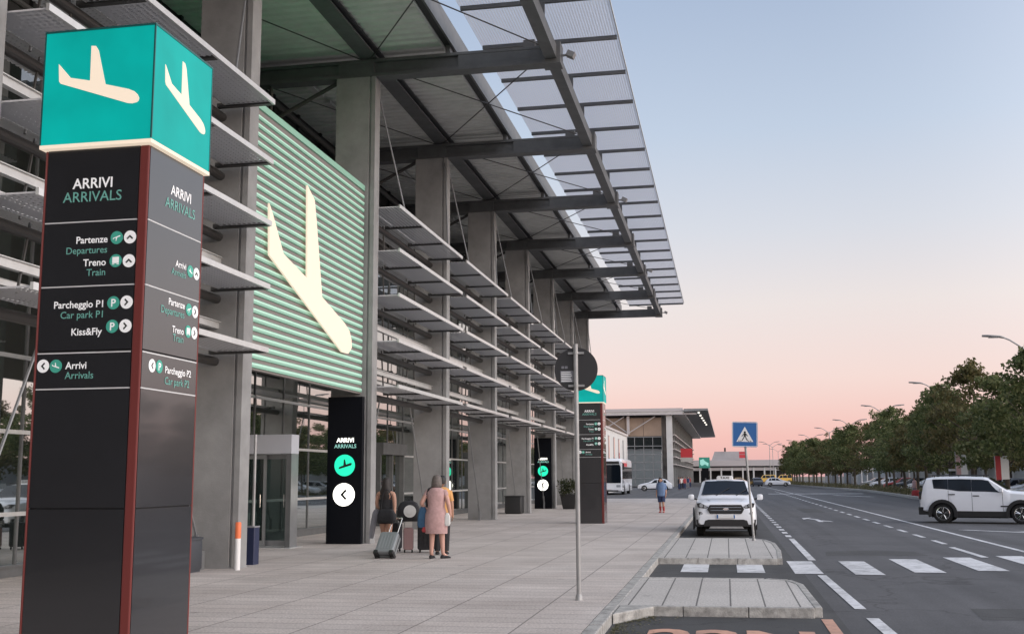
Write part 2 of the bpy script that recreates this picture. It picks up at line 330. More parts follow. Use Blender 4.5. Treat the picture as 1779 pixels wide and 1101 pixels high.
# ------------------------------------------------------------------ ground, road, pavement
RZ = -.12
b = MB(); b.add([(-900, -300, -.126), (1200, -300, -.126), (1200, 2500, -.126), (-900, 2500, -.126)], [(0, 1, 2, 3)]); b.build('ground', 'dry_ground', kind='structure')
def sheet(b, pts, z, mi=0): b.add([(x, y, z) for x, y in pts], [tuple(range(len(pts)))], mi)
b = MB()
sheet(b, [(1.3, -20), (60, -20), (60, 52), (13.5, 58), (13.5, 84), (14.4, 110), (14.9, 130), (13.4, 170), (11.5, 210), (12, 300), (60, 340), (60, 420), (-60, 420), (-60, 85.2), (1.3, 85.2)], RZ - .004); road = b.build('road', 'asphalt', kind='structure')
b = MB(); sheet(b, [(17.5, 60), (70, 55), (70, 330), (19, 330), (18, 210), (18.5, 130)], RZ - .003); b.build('parking_lot', 'asphalt', kind='structure')
b = MB(); sheet(b, [(-1.45, -20), (1.32, -20), (1.32, 85.2), (-1.45, 85.2)], RZ); b.build('taxi_bay', 'asphalt_dark', kind='structure')
b = MB()
b.box(-60, -1.56, -20, 85, -.4, 0)
b.build('pavement', 'paving', kind='structure')
b = MB(); k = -20.0; rr = random.Random(3)
while k < 84.4:
    ln = .98
    b.box(-1.557, -1.40 + rr.uniform(-.004, .004), k + .006, k + ln, -.4, .003 + rr.uniform(-.002, .003)); k += ln + .006
b.prism([(-1.39, 14.42), (-.95, 14.42), (-1.39, 13.55)], (0, 0, 0), X_, Y_, -.4, .002)
b.build('kerb', 'kerb_stone', kind='structure', bevel=.015)
def island(poly, name):
    b = MB(); b.prism(poly, (0, 0, 0), X_, Y_, -.4, -.003)
    o = b.build(name, 'island_paving', kind='structure')
    n = len(poly); cx = sum(p[0] for p in poly) / n; cy = sum(p[1] for p in poly) / n
    bb = MB()
    for i in range(n):                                            # kerb stones round the rim, pavement side left open
        p, q = Vector(poly[i]), Vector(poly[(i + 1) % n])
        if p.x < -1.3 and q.x < -1.3: continue
        d = (q - p); l = d.length; d.normalize(); nv = Vector((d.y, -d.x)); ns = max(1, round(l / .9))
        for k in range(ns):
            a = p + d * (l * k / ns + .004); c = p + d * (l * (k + 1) / ns - .004)
            bb.prism([tuple(a), tuple(c), tuple(c + nv * .10), tuple(a + nv * .10)], (0, 0, 0), X_, Y_, -.4, .002 + rr.uniform(0, .004))
    kb = bb.build('kerb', 'kerb_stone', o, kind='structure', bevel=.012)
    return o
island([(-1.40, 14.5), (1.02, 14.55), (.99, 17.6), (.86, 18.25), (.55, 18.45), (-1.40, 18.4)], 'pavement_island')
island([(-1.40, 22.95), (.94, 23.0), (1.03, 25.5), (1.02, 28.2), (.85, 29.6), (.55, 30.25), (-1.40, 30.2)], 'pavement_island')
island([(-1.40, 58), (.9, 58), (1.0, 60), (1.0, 66), (-1.40, 66)], 'pavement_island')
# darker repairs in the asphalt, leaf litter in the corner of the bay
b = MB()
for pts in ([(2.1, 25.6), (4.3, 25.9), (4.2, 27.2), (3.4, 27.6), (2.2, 27.0)], [(3.0, 14.6), (5.8, 14.9), (5.7, 16.1), (3.1, 15.8)], [(7.6, 27.0), (11.5, 27.6), (11.4, 28.7), (7.7, 28.2)], [(3.6, 55), (4.6, 55), (4.6, 62), (3.6, 62)]): sheet(b, pts, RZ - .002)
b.build('road_patch', 'asphalt_dark', road, kind='structure')
b = MB()
for _ in range(420):
    t_ = rr.random() ** 1.7; x, y_ = -1.36 + rr.random() * .5 * t_ + rr.uniform(0, .05), rr.uniform(12.4, 14.3) ; s_ = rr.uniform(.008, .028); a_ = rr.uniform(0, 6.3); z_ = RZ + rr.uniform(.004, .018)
    if y_ > 13.6: x += .45 * (y_ - 13.5)
    b.add([(x + s_ * math.cos(a_ + k * 1.57) * (1 if k % 2 else .5), y_ + s_ * math.sin(a_ + k * 1.57), z_ + .006 * (k % 2)) for k in range(4)], [(0, 1, 2, 3)])
tag(b.build('leaf_litter', 'leaves_hedge', kind='stuff'), 'dry leaf litter gathered in the corner of the taxi bay kerb', 'leaves')
# painted markings
b = MB(); zc = RZ + .004
for x0, x1, y0, y1 in [(-.89, -.39, 21.0, 24.3), (.14, .64, 21.0, 24.3), (1.16, 1.66, 20.9, 23.9), (2.2, 2.71, 20.8, 24.0), (3.29, 3.84, 21.4, 24.7), (4.48, 5.03, 21.9, 25.35), (5.66, 6.2, 22.4, 25.9), (6.85, 7.4, 22.9, 26.4), (8.0, 8.55, 23.4, 26.9)]:
    sheet(b, [(x0, y0), (x1, y0), (x1, y1), (x0, y1)], zc)
b.build('crosswalk_marking', 'marking_white', road, kind='structure')
b = MB()
def line(b, pts, wd, z=zc):
    for (xa, ya), (xb, yb) in zip(pts, pts[1:]): sheet(b, [(xa - wd / 2, ya), (xa + wd / 2, ya), (xb + wd / 2, yb), (xb - wd / 2, yb)], z)
line(b, [(1.70, 24.2), (1.73, 32.4)], .15); line(b, [(1.60, 20.6), (1.68, 15.5)], .15); line(b, [(1.71, 14.55), (1.74, 12.6)], .15); line(b, [(1.75, 11.6), (1.75, 8)], .15)
y = 33.2
while y < 84: line(b, [(1.72, y), (1.72, y + 1.0)], .16); y += 2.0
line(b, [(5.35, 25.4), (5.33, 28.9)], .15)
y = 30.2
while y < 130: line(b, [(5.42, y), (5.42, y + 1.7)], .14); y += 3.1
line(b, [(6.62, 8), (6.62, 60), (6.6, 90), (6.3, 150), (5.5, 200)], .14)
for k in range(6): line(b, [(7.4 + k * 1.5, 38.0 - k * .9), (11.4 + k * 1.5, 33.6 - k * .5)], .35)
line(b, [(11.8, 96), (9.5, 104)], .5); line(b, [(1.8, 110), (12.6, 110)], .0)
sheet(b, [(-9, 87), (2, 87), (2, 87.6), (-9, 87.6)], zc); sheet(b, [(4, 112), (13, 112), (13, 114), (4, 114)], zc)
b.build('lane_marking', 'marking_white', road, kind='structure')
b = MB()                                                          # bent lane arrow
sheet(b, [(3.42, 44.2), (3.60, 44.2), (3.60, 46.6), (3.30, 47.9), (3.16, 47.6), (3.42, 46.3)], zc); sheet(b, [(3.45, 48.6), (3.02, 47.9), (3.0, 46.4)], zc + .002)
sheet(b, [(3.60, 45.6), (3.9, 45.0), (3.98, 44.2), (3.80, 44.6), (3.60, 44.9)], zc + .001)
b.build('arrow_marking', 'marking_white', road, kind='structure')
b = MB(); line(b, [(1.15, 14.35), (1.16, 8.0)], .135, RZ + .006)
b.text('22N', 1.72, (-.94, 12.06, RZ + .002), X_, Y_ * .92, bold=.035, d=.004, sx=.62)
b.build('bay_lettering', 'marking_orange', bpy.data.objects['taxi_bay'], kind='structure')
b = MB(); b.add([(13.4, 60, -.118), (17.6, 60, -.118), (18.3, 130, -.118), (17.8, 210, -.118), (18, 320, -.118), (12.4, 320, -.118), (11.8, 210, -.118), (13.6, 170, -.118), (15.0, 130, -.118), (14.4, 110, -.118), (13.6, 84, -.118)], [tuple(range(11))]); b.build('verge', 'soil', kind='structure')
b = MB(); kp = [(13.45, 58), (13.5, 84), (14.4, 110), (14.95, 130), (13.4, 170), (11.6, 210), (12.1, 300)]
for (xa, ya), (xb, yb) in zip(kp, kp[1:]):
    b.prism([(xa, ya), (xa + .45, ya), (xb + .45, yb), (xb, yb)], (0, 0, 0), X_, Y_, -.3, .06)
b.build('kerb_verge', 'kerb_stone', kind='structure')
# ------------------------------------------------------------------ terminal building
CY = [3.8 + 7.75 * i for i in range(10)]                          # column lines; the first one in view is 19.3
tb = thing('terminal_building', 'long grey airport terminal with tall concrete fins, perforated louvres and a big projecting canopy', 'terminal', (-12, 40, 0))
CY0 = [3.8 - 7.75 * k for k in range(8, 0, -1)]
for y in CY0 + CY:
    b = MB(); b.box(-9.95, -9.02, y, y + .4, -.05, 12.25); b.box(-9.02, -8.97, y + .035, y + .4, -.05, 12.25); b.box(-8.97, -8.85, y - .004, y + .404, -.05, 12.25)
    b.box(-9.97, -8.83, y - .02, y + .42, -.05, .02)
    b.build('column', 'concrete', tb, bevel=.008)
for i, y in enumerate(CY + CY0):
    b = MB(); b.box(-13.2, -4.05, y + .10, y + .30, 12.34, 12.66); b.box(-13.2, -4.0, y, y + .4, 12.25, 12.34); b.box(-13.2, -4.0, y, y + .4, 12.66, 12.74)
    b.box(-9.9, -8.9, y + .02, y + .38, 12.32, 12.7); b.box(-6.6, -4.1, y + .01, y + .39, 12.335, 12.665)
    b.box(-4.34, -3.86, y - .06, y + .46, 12.22, 12.80); b.box(-4.85, -4.55, y + .05, y + .35, 12.74, 12.95); b.box(-6.95, -6.82, y + .05, y + .35, 12.74, 13.0)
    bm_ = b.build('beam', 'steel_dark', tb, bevel=.006)
    if i in (3, 5, 7, 9):
        f = MB(); f.tube((-3.86, y + .2, 12.5), (-3.72, y + .2, 12.5), .03); f.prism([(-.12, -.07), (.12, -.07), (.12, .07), (-.12, .07)], (-3.62, y + .2, 12.5), (0, 1, 0), (.45, 0, .89), -.1, .1)
        f.build('floodlight', 'steel_grey', bm_)
b = MB(); b.box(-9.29, -8.82, -66, 75.4, 12.76, 12.80); b.box(-9.14, -8.97, -66, 75.4, 12.80, 13.0); b.box(-9.29, -8.82, -66, 75.4, 13.0, 13.03)
b.build('long_beam', 'steel_dark', tb)
b = MB()
for y0, y1 in zip([-66] + CY0 + CY, CY0 + CY): b.box(-4.26, -3.96, y0 + .47, y1 - .07, 12.34, 12.70)
b.build('long_beam', 'steel_dark', tb)
# roof, corrugated soffit, gutter
b = MB(); b.box(-48, -6.80, -66, 75.6, 13.2, 13.62); b.box(-6.80, -6.74, -66, 75.65, 12.94, 13.36)
b.build('roof', 'steel_dark', tb)
b = MB(); b.box(-7.06, -6.99, -66, 75.6, 12.96, 13.03); b.build('edge_trim', 'aluminium', tb)
b = MB(); b.box(-6.985, -6.81, -66, 75.6, 12.98, 13.14); b.build('gutter', 'wall_dark', tb)
b = MB(); vs = []; n = 0
y = 10.0
while y < 75.5:
    for dy, z in ((0, 13.05), (.13, 13.05), (.17, 13.11), (.28, 13.11), (.32, 13.05)):
        vs += [(-13.2, y + dy, z), (-7.07, y + dy, z)]; n += 1
    y += .34
b.add(vs, [(2 * i, 2 * i + 1, 2 * i + 3, 2 * i + 2) for i in range(n - 1)]); b.build('soffit', 'soffit_metal', tb)
# light canopy of perforated sheet on purlins
b = MB(); y = 27.95 - 2.583 * 20; pk = []
while y < 76: pk.append(y); y += 2.583
cp = MB()
for y0, y1 in zip(pk, pk[1:]): cp.box(-6.15, -4.16, y0 + .012, y1 - .012, 13.225, 13.235); cp.box(-4.14, -2.45, y0 + .012, y1 - .012, 13.225, 13.235)
can = cp.build('canopy', 'mesh_canopy', tb); 
for y in pk:
    b = MB(); b.box(-6.12, -2.47, y - .045, y + .045, 13.12, 13.22); b.box(-4.22, -4.0, y - .04, y + .04, 12.70, 13.12); b.build('purlin', 'steel_dark', can)
b = MB(); b.box(-2.45, -2.42, pk[0], pk[-1], 13.2, 13.26); b.build('edge_trim', 'aluminium', can)
# wind bracing under the roof
for y0, y1 in zip(CY[2:], CY[3:]):
    b = MB(); b.tube((-9.0, y0 + .35, 12.7), (-4.3, y1 + .05, 12.72), .018, n=5); b.tube((-4.3, y0 + .4, 12.70), (-9.0, y1, 12.74), .018, n=5)
    b.tube((-13, y0 + .35, 12.7), (-9.2, y1 + .05, 12.72), .018, n=5)
    b.build('tie_rod', 'pipe_dark', tb)
for y in CY[2:]:
    b = MB(); b.tube((-9.75, y + .2, 12.32), (-11.9, y + .2, 11.25), .055, n=8); b.tube((-11.9, y + .2, 11.1), (-11.9, y + .2, 12.3), .05); b.build('brace', 'pipe_dark', tb)
    b = MB(); b.box(-11.62, -11.40, y + 1.0, y + 2.9, 12.86, 12.93); b.box(-11.62, -11.40, y + 3.4, y + 5.3, 12.86, 12.93); b.build('strip_light', 'aluminium', tb)
b = MB(); b.tube((-11.9, 4, 11.2), (-11.9, 75, 11.2), .06); b.tube((-11.9, 4, 9.9), (-11.9, 75, 9.9), .06); b.tube((-12.4, 4, 12.3), (-12.4, 75, 12.3), .09); b.build('pipe', 'pipe_dark', tb)
# dark upper wall and end wall
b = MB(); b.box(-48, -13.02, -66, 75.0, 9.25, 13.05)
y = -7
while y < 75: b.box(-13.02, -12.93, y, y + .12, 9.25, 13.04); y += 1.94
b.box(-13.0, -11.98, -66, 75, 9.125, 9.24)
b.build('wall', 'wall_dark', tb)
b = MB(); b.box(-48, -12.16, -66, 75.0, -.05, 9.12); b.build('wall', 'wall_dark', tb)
# glazing: one window per bay
GZ = [.10, 1.05, 2.45, 3.75, 5.0, 6.2, 7.5, 9.0]
for k, (y0, y1) in enumerate(zip(CY[:-1], CY[1:])):
    b = MB(); ny = 4; dy = (y1 - y0) / ny
    for j in range(ny): b.box(-12.12, -12.025, y0 + j * dy - .025, y0 + j * dy + .025, .2, 9.0)
    t_ = MB()
    for z in GZ[1:-1]: t_.box(-12.10, -12.015, y0 + .03, y1 - .03, z - .035, z + .035)
    b.box(-12.155, -11.97, y0, y1, 0.0, .16); b.box(-12.155, -11.94, y0, y1, .16, .20)
    fr = b.build('window', 'steel_dark', tb); t_.build('transom', 'aluminium', fr)
    b = MB(); b.box(-12.155, -12.05, y0, y1, .20, 9.0); b.build('pane', 'glass_facade', fr)
    if k in (4, 6):                                               # automatic entrance
        d = MB(); ya = y0 + 2.0
        for yy in (ya, ya + 1.4, ya + 2.8): d.box(-12.0, -11.7, yy, yy + .12, 0, 2.45)
        d.box(-12.0, -11.6, ya, ya + 2.92, 2.45, 2.85); dr = d.build('entrance_door', 'steel_dark', tb)
        g = MB(); g.box(-11.85, -11.82, ya + .12, ya + 1.4, .02, 2.45); g.box(-11.88, -11.86, ya + 1.52, ya + 2.8, .02, 2.45); g.build('leaf', 'glass_facade', dr)
# sun louvres
LZ = [3.98, 5.17, 6.38, 7.58, 8.76]
for k, (y0, y1) in enumerate(zip(CY[1:-1], CY[2:])):
    if k == 1: pass
    ya, yb = y0 + .42, y1 - .22
    if k == 1: continue                                           # this bay carries the striped arrivals panel
    for z in LZ:
        sg = (yb - ya) / 3; b = MB(); f = MB(); br = []
        for j in range(3):
            a, c = ya + j * sg, ya + (j + 1) * sg
            b.box(-9.24, -8.31, a + .04, c - .04, z - .012, z + .012)
            br.append(MB().box(-9.42, -8.315, c - .055, c + .055, z - .05, z + .03))
        b.box(-10.45, -9.62, ya + .04, yb - .04, z + .30, z + .32)
        f.box(-8.31, -8.265, ya, yb + .04, z - .045, z + .05); f.box(-9.615, -9.58, ya, yb, z + .27, z + .35); f.box(-9.26, -9.24, ya, yb, z - .02, z + .02)
        lv = b.build('louver', 'mesh_louver', tb); f.build('frame', 'aluminium', lv); [x.build('bracket', 'pipe_dark', lv) for x in br]
        p = MB(); p.tube((-9.42, y0 + .4, z - .16), (-9.42, y1, z - .16), .085, n=12); p.build('pipe', 'pipe_dark', lv)
    for z in (4.52, 5.74) if k else (4.5, 5.74, 6.95):
        b = MB(); b.box(-9.46, -9.36, y0 + .4, y1, z - .06, z + .06); b.box(-9.50, -9.32, y0 + .4, y1, z + .06, z + .075); b.build('rail', 'aluminium', tb)
    for q, (p0, p1) in enumerate([((-8.95, y0 + .3, 12.25), (-8.4, y0 + 1.35, 8.82)), ((-8.95, y1 + .1, 12.25), (-8.4, y1 - 1.65, 8.82)),
                                  ((-9.4, y0 + 2.4, 3.82), (-9.4, y0 + .75, .28)), ((-9.4, y1 - 2.4, 3.82), (-9.4, y1 - .35, .28))]):
        b = MB(); b.tube(p0, p1, .022, n=6)
        if q > 1: b.tube(Vector(p1).lerp(Vector(p0), .10), p1, .045, n=8); b.box(p1[0] - .03, p1[0] + .03, p1[1] - .1, p1[1] + .1, -.02, .34)
        b.build('hanger_rod', 'steel_grey', tb)
    for fy in (.22, .36, .64, .78):
        b = MB()
        for za, zb in zip(LZ, LZ[1:]): b.tube((-9.42, y0 + 7.75 * fy, za + .0), (-9.42, y0 + 7.75 * (fy + (.03 if fy in (.22, .64) else -.03)), zb - .0), .022, n=6)
        b.build('hanger_rod', 'pipe_dark', tb)
# flat fronted entrance portal turned towards the forecourt
pt_ = MB(); pt_.box(-12.02, -10.22, 25.15, 25.62, 2.22, 2.68); po_ = pt_.build('entrance_portal', 'portal_grey', tb, bevel=.012)
for xa, xb in ((-10.36, -10.24), (-11.62, -11.54), (-12.02, -11.94)):
    b = MB(); b.box(xa, xb, 25.18, 25.60, 0, 2.22); b.build('post', 'steel_dark', po_)
b = MB(); b.box(-10.238, -10.225, 25.17, 25.61, 0, 2.22); b.build('post', 'steel_grey', po_)
for xa, xb, yy in ((-11.54, -10.92, 25.30), (-11.20, -10.36, 25.42), (-11.94, -11.62, 25.36)):
    b = MB(); b.box(xa, xb, yy, yy + .05, .03, .16); b.box(xa, xb, yy, yy + .05, 2.10, 2.2); b.box(xa, xa + .07, yy, yy + .05, .16, 2.10); b.box(xb - .07, xb, yy, yy + .05, .16, 2.10); lf = b.build('door', 'steel_grey', po_)
    b = MB(); b.box(xa + .07, xb - .07, yy + .02, yy + .03, .16, 2.10); b.build('pane', 'glass_door', lf)
    b = MB(); b.tube((xb - .12, yy - .04, .95), (xb - .12, yy - .04, 1.25), .015, n=8); b.build('handle', 'chrome', lf)
b = MB(); b.box(-12.02, -10.1, 24.9, 25.7, -.02, .012); b.build('threshold', 'aluminium', po_)
# rainwater pipe at the first column in view
b = MB(); b.tube((-8.98, 19.82, 0), (-8.98, 19.82, 3.7), .055); b.build('drainpipe', 'navy', tb)

# ------------------------------------------------------------------ striped arrivals panel between two columns
ps = thing('striped_billboard', 'large mint striped panel with a cream aeroplane emblem hung between two concrete columns', 'sign', (-9.1, 23.3, 3.78))
b = MB(); b.box(-9.26, -9.14, 19.72, 27.04, 3.76, 9.10); b.build('backing', 'taupe', ps)
b = MB(); z = 3.80; ns = 29; pz = 5.26 / ns
for k in range(ns):
    z0 = 3.80 + k * pz
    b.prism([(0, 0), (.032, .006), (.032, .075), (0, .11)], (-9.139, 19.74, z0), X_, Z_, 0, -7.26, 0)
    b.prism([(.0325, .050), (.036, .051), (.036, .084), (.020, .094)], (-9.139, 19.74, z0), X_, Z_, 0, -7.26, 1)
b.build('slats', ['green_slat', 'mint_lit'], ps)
b = MB(); b.box(-9.25, -9.16, 22.0, 24.9, 9.10, 9.13); b.build('added_soffit_glow', 'added_glow_green', ps); b = MB(); b.box(-9.15, -9.10, 19.74, 27.02, 9.10, 9.24); b.build('top_trim', 'green_slat', ps)  # added emitter, out of sight behind the trim, throws green onto the soffit
EM = [(20.69, 7.21), (20.91, 6.99), (21.49, 6.31), (22.85, 6.03), (22.75, 8.13), (23.21, 7.9), (23.35, 7.47), (23.8, 5.76), (25.37, 5.36), (25.72, 5.22), (25.88, 5.02), (25.91, 4.82), (25.66, 4.65), (25.2, 4.64), (20.76, 6.14)]
b = MB(); b.prism(EM, (-9.05, 0, 0), Y_, Z_, 0, .04); b.build('emblem', 'cream_lit', ps)

# ------------------------------------------------------------------ black backlit signs fixed to columns
def chevron(s, t, ang):
    p = [(-.28, .0), (.16, .46), (.30, .32), (-.0, .0), (.30, -.32), (.16, -.46)]
    c, sn = math.cos(R(ang)), math.sin(R(ang)); return [((x * c - y * sn) * s, (x * sn + y * c) * s) for x, y in p]
def icon_plane(s): return [((u - .5) * s, (v - .52) * s) for u, v in PLANE]
def column_sign(x0, y, label):
    o = thing('arrivals_sign', label, 'sign', (x0 + .45, y, 0), 'black backlit arrivals signs on the columns'); w = .92
    b = MB(); b.box(x0, x0 + w, y, y + .16, 0, 3.68); b.build('body', 'sign_black', o, bevel=.006)
    c = x0 + w * .52
    b = MB(); b.text('ARRIVI', .155, (c, y, 2.53), X_, Z_, 'CENTER', .02, .004); b.build('lettering', 'led_white', o)
    b = MB(); b.text('ARRIVALS', .135, (c, y, 2.385), X_, Z_, 'CENTER', .012, .004); b.build('lettering', 'led_teal', o)
    b = MB(); b.disc((c - .01, y, 1.95), X_, Z_, .27, .0, .01, 36, 0); ic = b.build('plane_icon', 'led_green', o)
    b = MB(); b.prism([(-.17, -.09), (-.15, -.10), (.16, -.01), (.19, .04), (.14, .05), (.03, .01), (.0, .14), (-.03, .14), (-.04, -.01), (-.15, -.05)], (c, y, 1.96), X_, Z_, .011, .014); b.build('glyph', 'ink', ic)
    b = MB(); b.disc((c - .02, y, 1.22), X_, Z_, .285, .0, .01, 36, 0); ic = b.build('arrow_icon', 'led_white', o)
    b = MB(); b.prism(chevron(.30, 0, 0), (c - .03, y, 1.22), X_, Z_, .011, .014); b.build('glyph', 'ink', ic)
    return o
column_sign(-9.93, 26.80, 'tall black backlit sign standing beside the striped arrivals panel')
column_sign(-9.93, 57.80, 'black backlit sign farther down the facade next to the potted shrub')

# ------------------------------------------------------------------ square wayfinding totems
def totem(ox, oy, label):
    o = thing('arrivals_totem', label, 'totem', (ox + .485, oy + .5, 0), 'square wayfinding totems with turquoise tops')
    x0, y0 = ox + .03, oy + .045; x1, y1 = ox + .935, oy + .985       # shaft
    F = Vector((x0, y0, 0)); S = Vector((x1, y0, 0))
    b = MB(); b.box(x0 + .03, x1 - .03, y0 + .012, y1 - .012, 0, 4.24); b.box(x0 + .012, x1 - .012, y0 + .03, y1 - .03, 0, 4.235); b.build('core', 'groove', o)
    seams = [0, 1.405, 2.32, 2.615, 3.125, 3.643, 4.245]
    for (z0, z1) in zip(seams, seams[1:]):
        top = z1 - .006 if z1 != 2.615 else z1 - .006
        b = MB()
        for (xa, xb, ya, yb) in ((x0 + .022, x1 - .082, y0, y0 + .03), (x1 - .03, x1, y0 + .022, y1 - .022), (x0 + .082, x1 - .022, y1 - .03, y1), (x0, x0 + .03, y0 + .022, y1 - .022)): b.box(xa, xb, ya, yb, z0 + .006, z1 - .006)
        b.build('panel', 'sign_graphite', o)
    for z in (2.32, 2.60, 3.125, 3.643):
        b = MB(); b.box(x0 + .024, x1 - .084, y0 - .001, y0 + .02, z - .005, z + .005); b.box(x1 - .02, x1 + .001, y0 + .024, y1 - .024, z - .005, z + .005); b.build('divider', 'white_line', o)
    for xa, xb, ya, yb in ((x1 - .078, x1 + .002, y0 - .004, y0 + .018), (x0 - .003, x0 + .018, y0 - .003, y0 + .02), (x1 - .018, x1 + .003, y1 - .02, y1 + .003), (x0 - .002, x0 + .078, y1 - .018, y1 + .004)):
        b = MB(); b.box(xa, xb, ya, yb, 0, 4.24); b.build('corner_bar', 'red_bar', o, bevel=.01)
    # lit cube
    cx0, cx1, cy0, cy1 = ox, ox + .97, oy, oy + 1.0
    b = MB(); b.box(cx0, cx1, cy0, cy1, 4.275, 5.225); cu = b.build('cube', 'teal_lit', o, bevel=.008)
    b = MB(); b.box(cx0 - .003, cx1 + .003, cy0 - .003, cy1 + .003, 4.246, 4.276); b.build('light_strip', 'cream_lit', cu)
    for xa, ya in ((cx0 - .004, cy0 - .004), (cx1 - .008, cy0 - .004), (cx1 - .008, cy1 - .008), (cx0 - .004, cy1 - .008)):
        b = MB(); b.box(xa, xa + .012, ya, ya + .012, 4.285, 5.215); b.build('edge_trim', 'edge_teal', cu)
    b = MB(); b.box(cx0 - .005, cx1 + .005, cy0 - .005, cy1 + .005, 5.216, 5.232); b.build('cap', 'edge_teal', cu)
    b = MB(); b.prism([(u * .97, .95 * v) for u, v in PLANE], (cx0, cy0, 4.275), X_, Z_, .0, .005); b.prism([(.04 + u * .97 * 1.0, .95 * v) for u, v in PLANE], (cx1, cy0, 4.275), Y_, Z_, 0, .005); b.build('emblem', 'cream_lit', cu)
    fy = y0 - .0005; sx = x1 + .0005
    def T(items, face, k, bold, size):
        for body, u, z, al, sz in items:
            b = MB()
            if face == 'F': b.text(body, sz, (ox + u, fy, z - sz * .35), X_, Z_, al, bold, .002)
            else: b.text(body, sz, (sx, oy + u, z - sz * .35), Y_, Z_, al, bold, .002)
            b.build('lettering', k, o)
    T([('ARRIVI', .46, 3.957, 'CENTER', .118), ('Partenze', .612, 3.496, 'RIGHT', .078), ('Treno', .606, 3.312, 'RIGHT', .078), ('Parcheggio P1', .613, 2.982, 'RIGHT', .078), ('Kiss&Fly', .598, 2.765, 'RIGHT', .078), ('Arrivi', .302, 2.503, 'LEFT', .078)], 'F', 'text_white', .016, 0)
    T([('ARRIVALS', .46, 3.848, 'CENTER', .118), ('Departures', .614, 3.413, 'RIGHT', .078), ('Train', .608, 3.233, 'RIGHT', .078), ('Car park P1', .615, 2.9, 'RIGHT', .078), ('Arrivals', .301, 2.426, 'LEFT', .078)], 'F', 'text_teal', .006, 0)
    T([('ARRIVI', .585, 3.974, 'CENTER', .118), ('Arrivi', .715, 3.382, 'RIGHT', .078), ('Partenze', .715, 3.052, 'RIGHT', .078), ('Treno', .715, 2.835, 'RIGHT', .078), ('Parcheggio P2', .425, 2.494, 'LEFT', .078)], 'S', 'text_white', .014, 0)
    T([('ARRIVALS', .58, 3.854, 'CENTER', .118), ('Arrivals', .715, 3.308, 'RIGHT', .078), ('Departures', .715, 2.975, 'RIGHT', .085), ('Train', .715, 2.768, 'RIGHT', .085), ('Car park P2', .425, 2.407, 'LEFT', .085)], 'S', 'text_teal', .004, 0)
    def icon(face, u, z, kind):
        O = Vector((ox + u, fy, z)) if face == 'F' else Vector((sx, oy + u, z)); U = X_ if face == 'F' else Y_
        teal = kind in ('plane', 'up_plane', 'train', 'P')
        b = MB(); b.disc(O, U, Z_, .052, 0, .0025, 24); ic = b.build('icon', 'icon_teal' if teal else 'text_white', o)
        g = MB()
        if kind == 'P': g.text('P', .085, O - Z_ * .03, U, Z_, 'CENTER', .02, .004)
        elif kind == 'plane': g.prism(icon_plane(.085), O, U, Z_, .003, .004)
        elif kind == 'up_plane': g.prism([(x, -y) for x, y in icon_plane(.085)], O, U, Z_, .003, .004)
        elif kind == 'train':
            g.prism([(-.028, -.02), (.028, -.02), (.028, .03), (-.028, .03)], O, U, Z_, .003, .004); g.prism([(-.03, -.03), (-.01, -.03), (-.01, -.024), (-.03, -.024)], O, U, Z_, .003, .004); g.prism([(.01, -.03), (.03, -.03), (.03, -.024), (.01, -.024)], O, U, Z_, .003, .004)
        else: g.prism(chevron(.062, 0, {'left': 0, 'right': 180, 'up': -90}[kind]), O, U, Z_, .003, .004)
        g.build('glyph', 'text_white' if teal else 'ink', ic)
    for it in [('F', .688, 3.501, 'up_plane'), ('F', .802, 3.501, 'up'), ('F', .688, 3.317, 'train'), ('F', .801, 3.312, 'up'), ('F', .685, 2.984, 'P'), ('F', .797, 2.985, 'right'), ('F', .684, 2.799, 'P'), ('F', .796, 2.799, 'right'), ('F', .108, 2.503, 'left'), ('F', .218, 2.50, 'plane'),
               ('S', .79, 3.358, 'plane'), ('S', .90, 3.356, 'up'), ('S', .79, 3.031, 'up_plane'), ('S', .90, 3.028, 'right'), ('S', .79, 2.846, 'train'), ('S', .90, 2.847, 'right'), ('S', .221, 2.504, 'left'), ('S', .335, 2.507, 'P')]: icon(*it)
    return o
totem(-5.33, 7.70, 'tall square totem in the foreground with ARRIVI panels and a lit turquoise cube on top')
totem(-5.20, 39.30, 'distant square totem with lit turquoise top standing behind the round sign pole')
# ------------------------------------------------------------------ small street furniture
o = thing('road_sign', 'round road sign seen from its dark back on a tall grey pole', 'road sign', (-1.98, 14.97, 0))
b = MB(); b.tube((-1.98, 14.97, 0), (-1.98, 14.97, 3.42), .032, n=12); b.tube((-1.98, 14.97, 3.42), (-1.98, 14.97, 3.43), .034, n=12); b.lathe([(.05, 0), (.045, .06), (.033, .08)], (-1.98, 14.97, 0), 12); b.build('pole', 'pole_grey', o, smooth=40)
b = MB(); b.disc((-1.985, 15.03, 3.09), X_, Z_, .298, -.008, .008, 48); b.disc((-1.985, 15.02, 3.09), X_, Z_, .30, -.012, -.004, 48); dk = b.build('sign_plate', 'sign_back', o, smooth=40)
b = MB()
for z in (2.86, 3.31): b.box(-2.09, -1.87, 14.995, 15.02, z - .015, z + .015); b.tube((-1.98, 14.97, z - .015), (-1.98, 14.97, z + .015), .038, n=12)
b.build('clamp', 'pole_grey', o)
b = MB(); b.box(-2.20, -2.02, 15.017, 15.022, 2.91, 3.07); lb = b.build('sticker', 'cloth_grey', o)
b = MB()
for i in range(6): b.box(-2.19, -2.04 - .01 * (i % 3), 15.0145, 15.017, 2.925 + i * .024, 2.933 + i * .024)
b.build('small_print', 'text_white', lb)
b = MB(); b.box(-2.185, -2.15, 15.0145, 15.017, 3.10, 3.135); b.box(-2.14, -2.10, 15.0145, 15.017, 3.10, 3.135); b.build('stamp', 'cloth_grey', o)

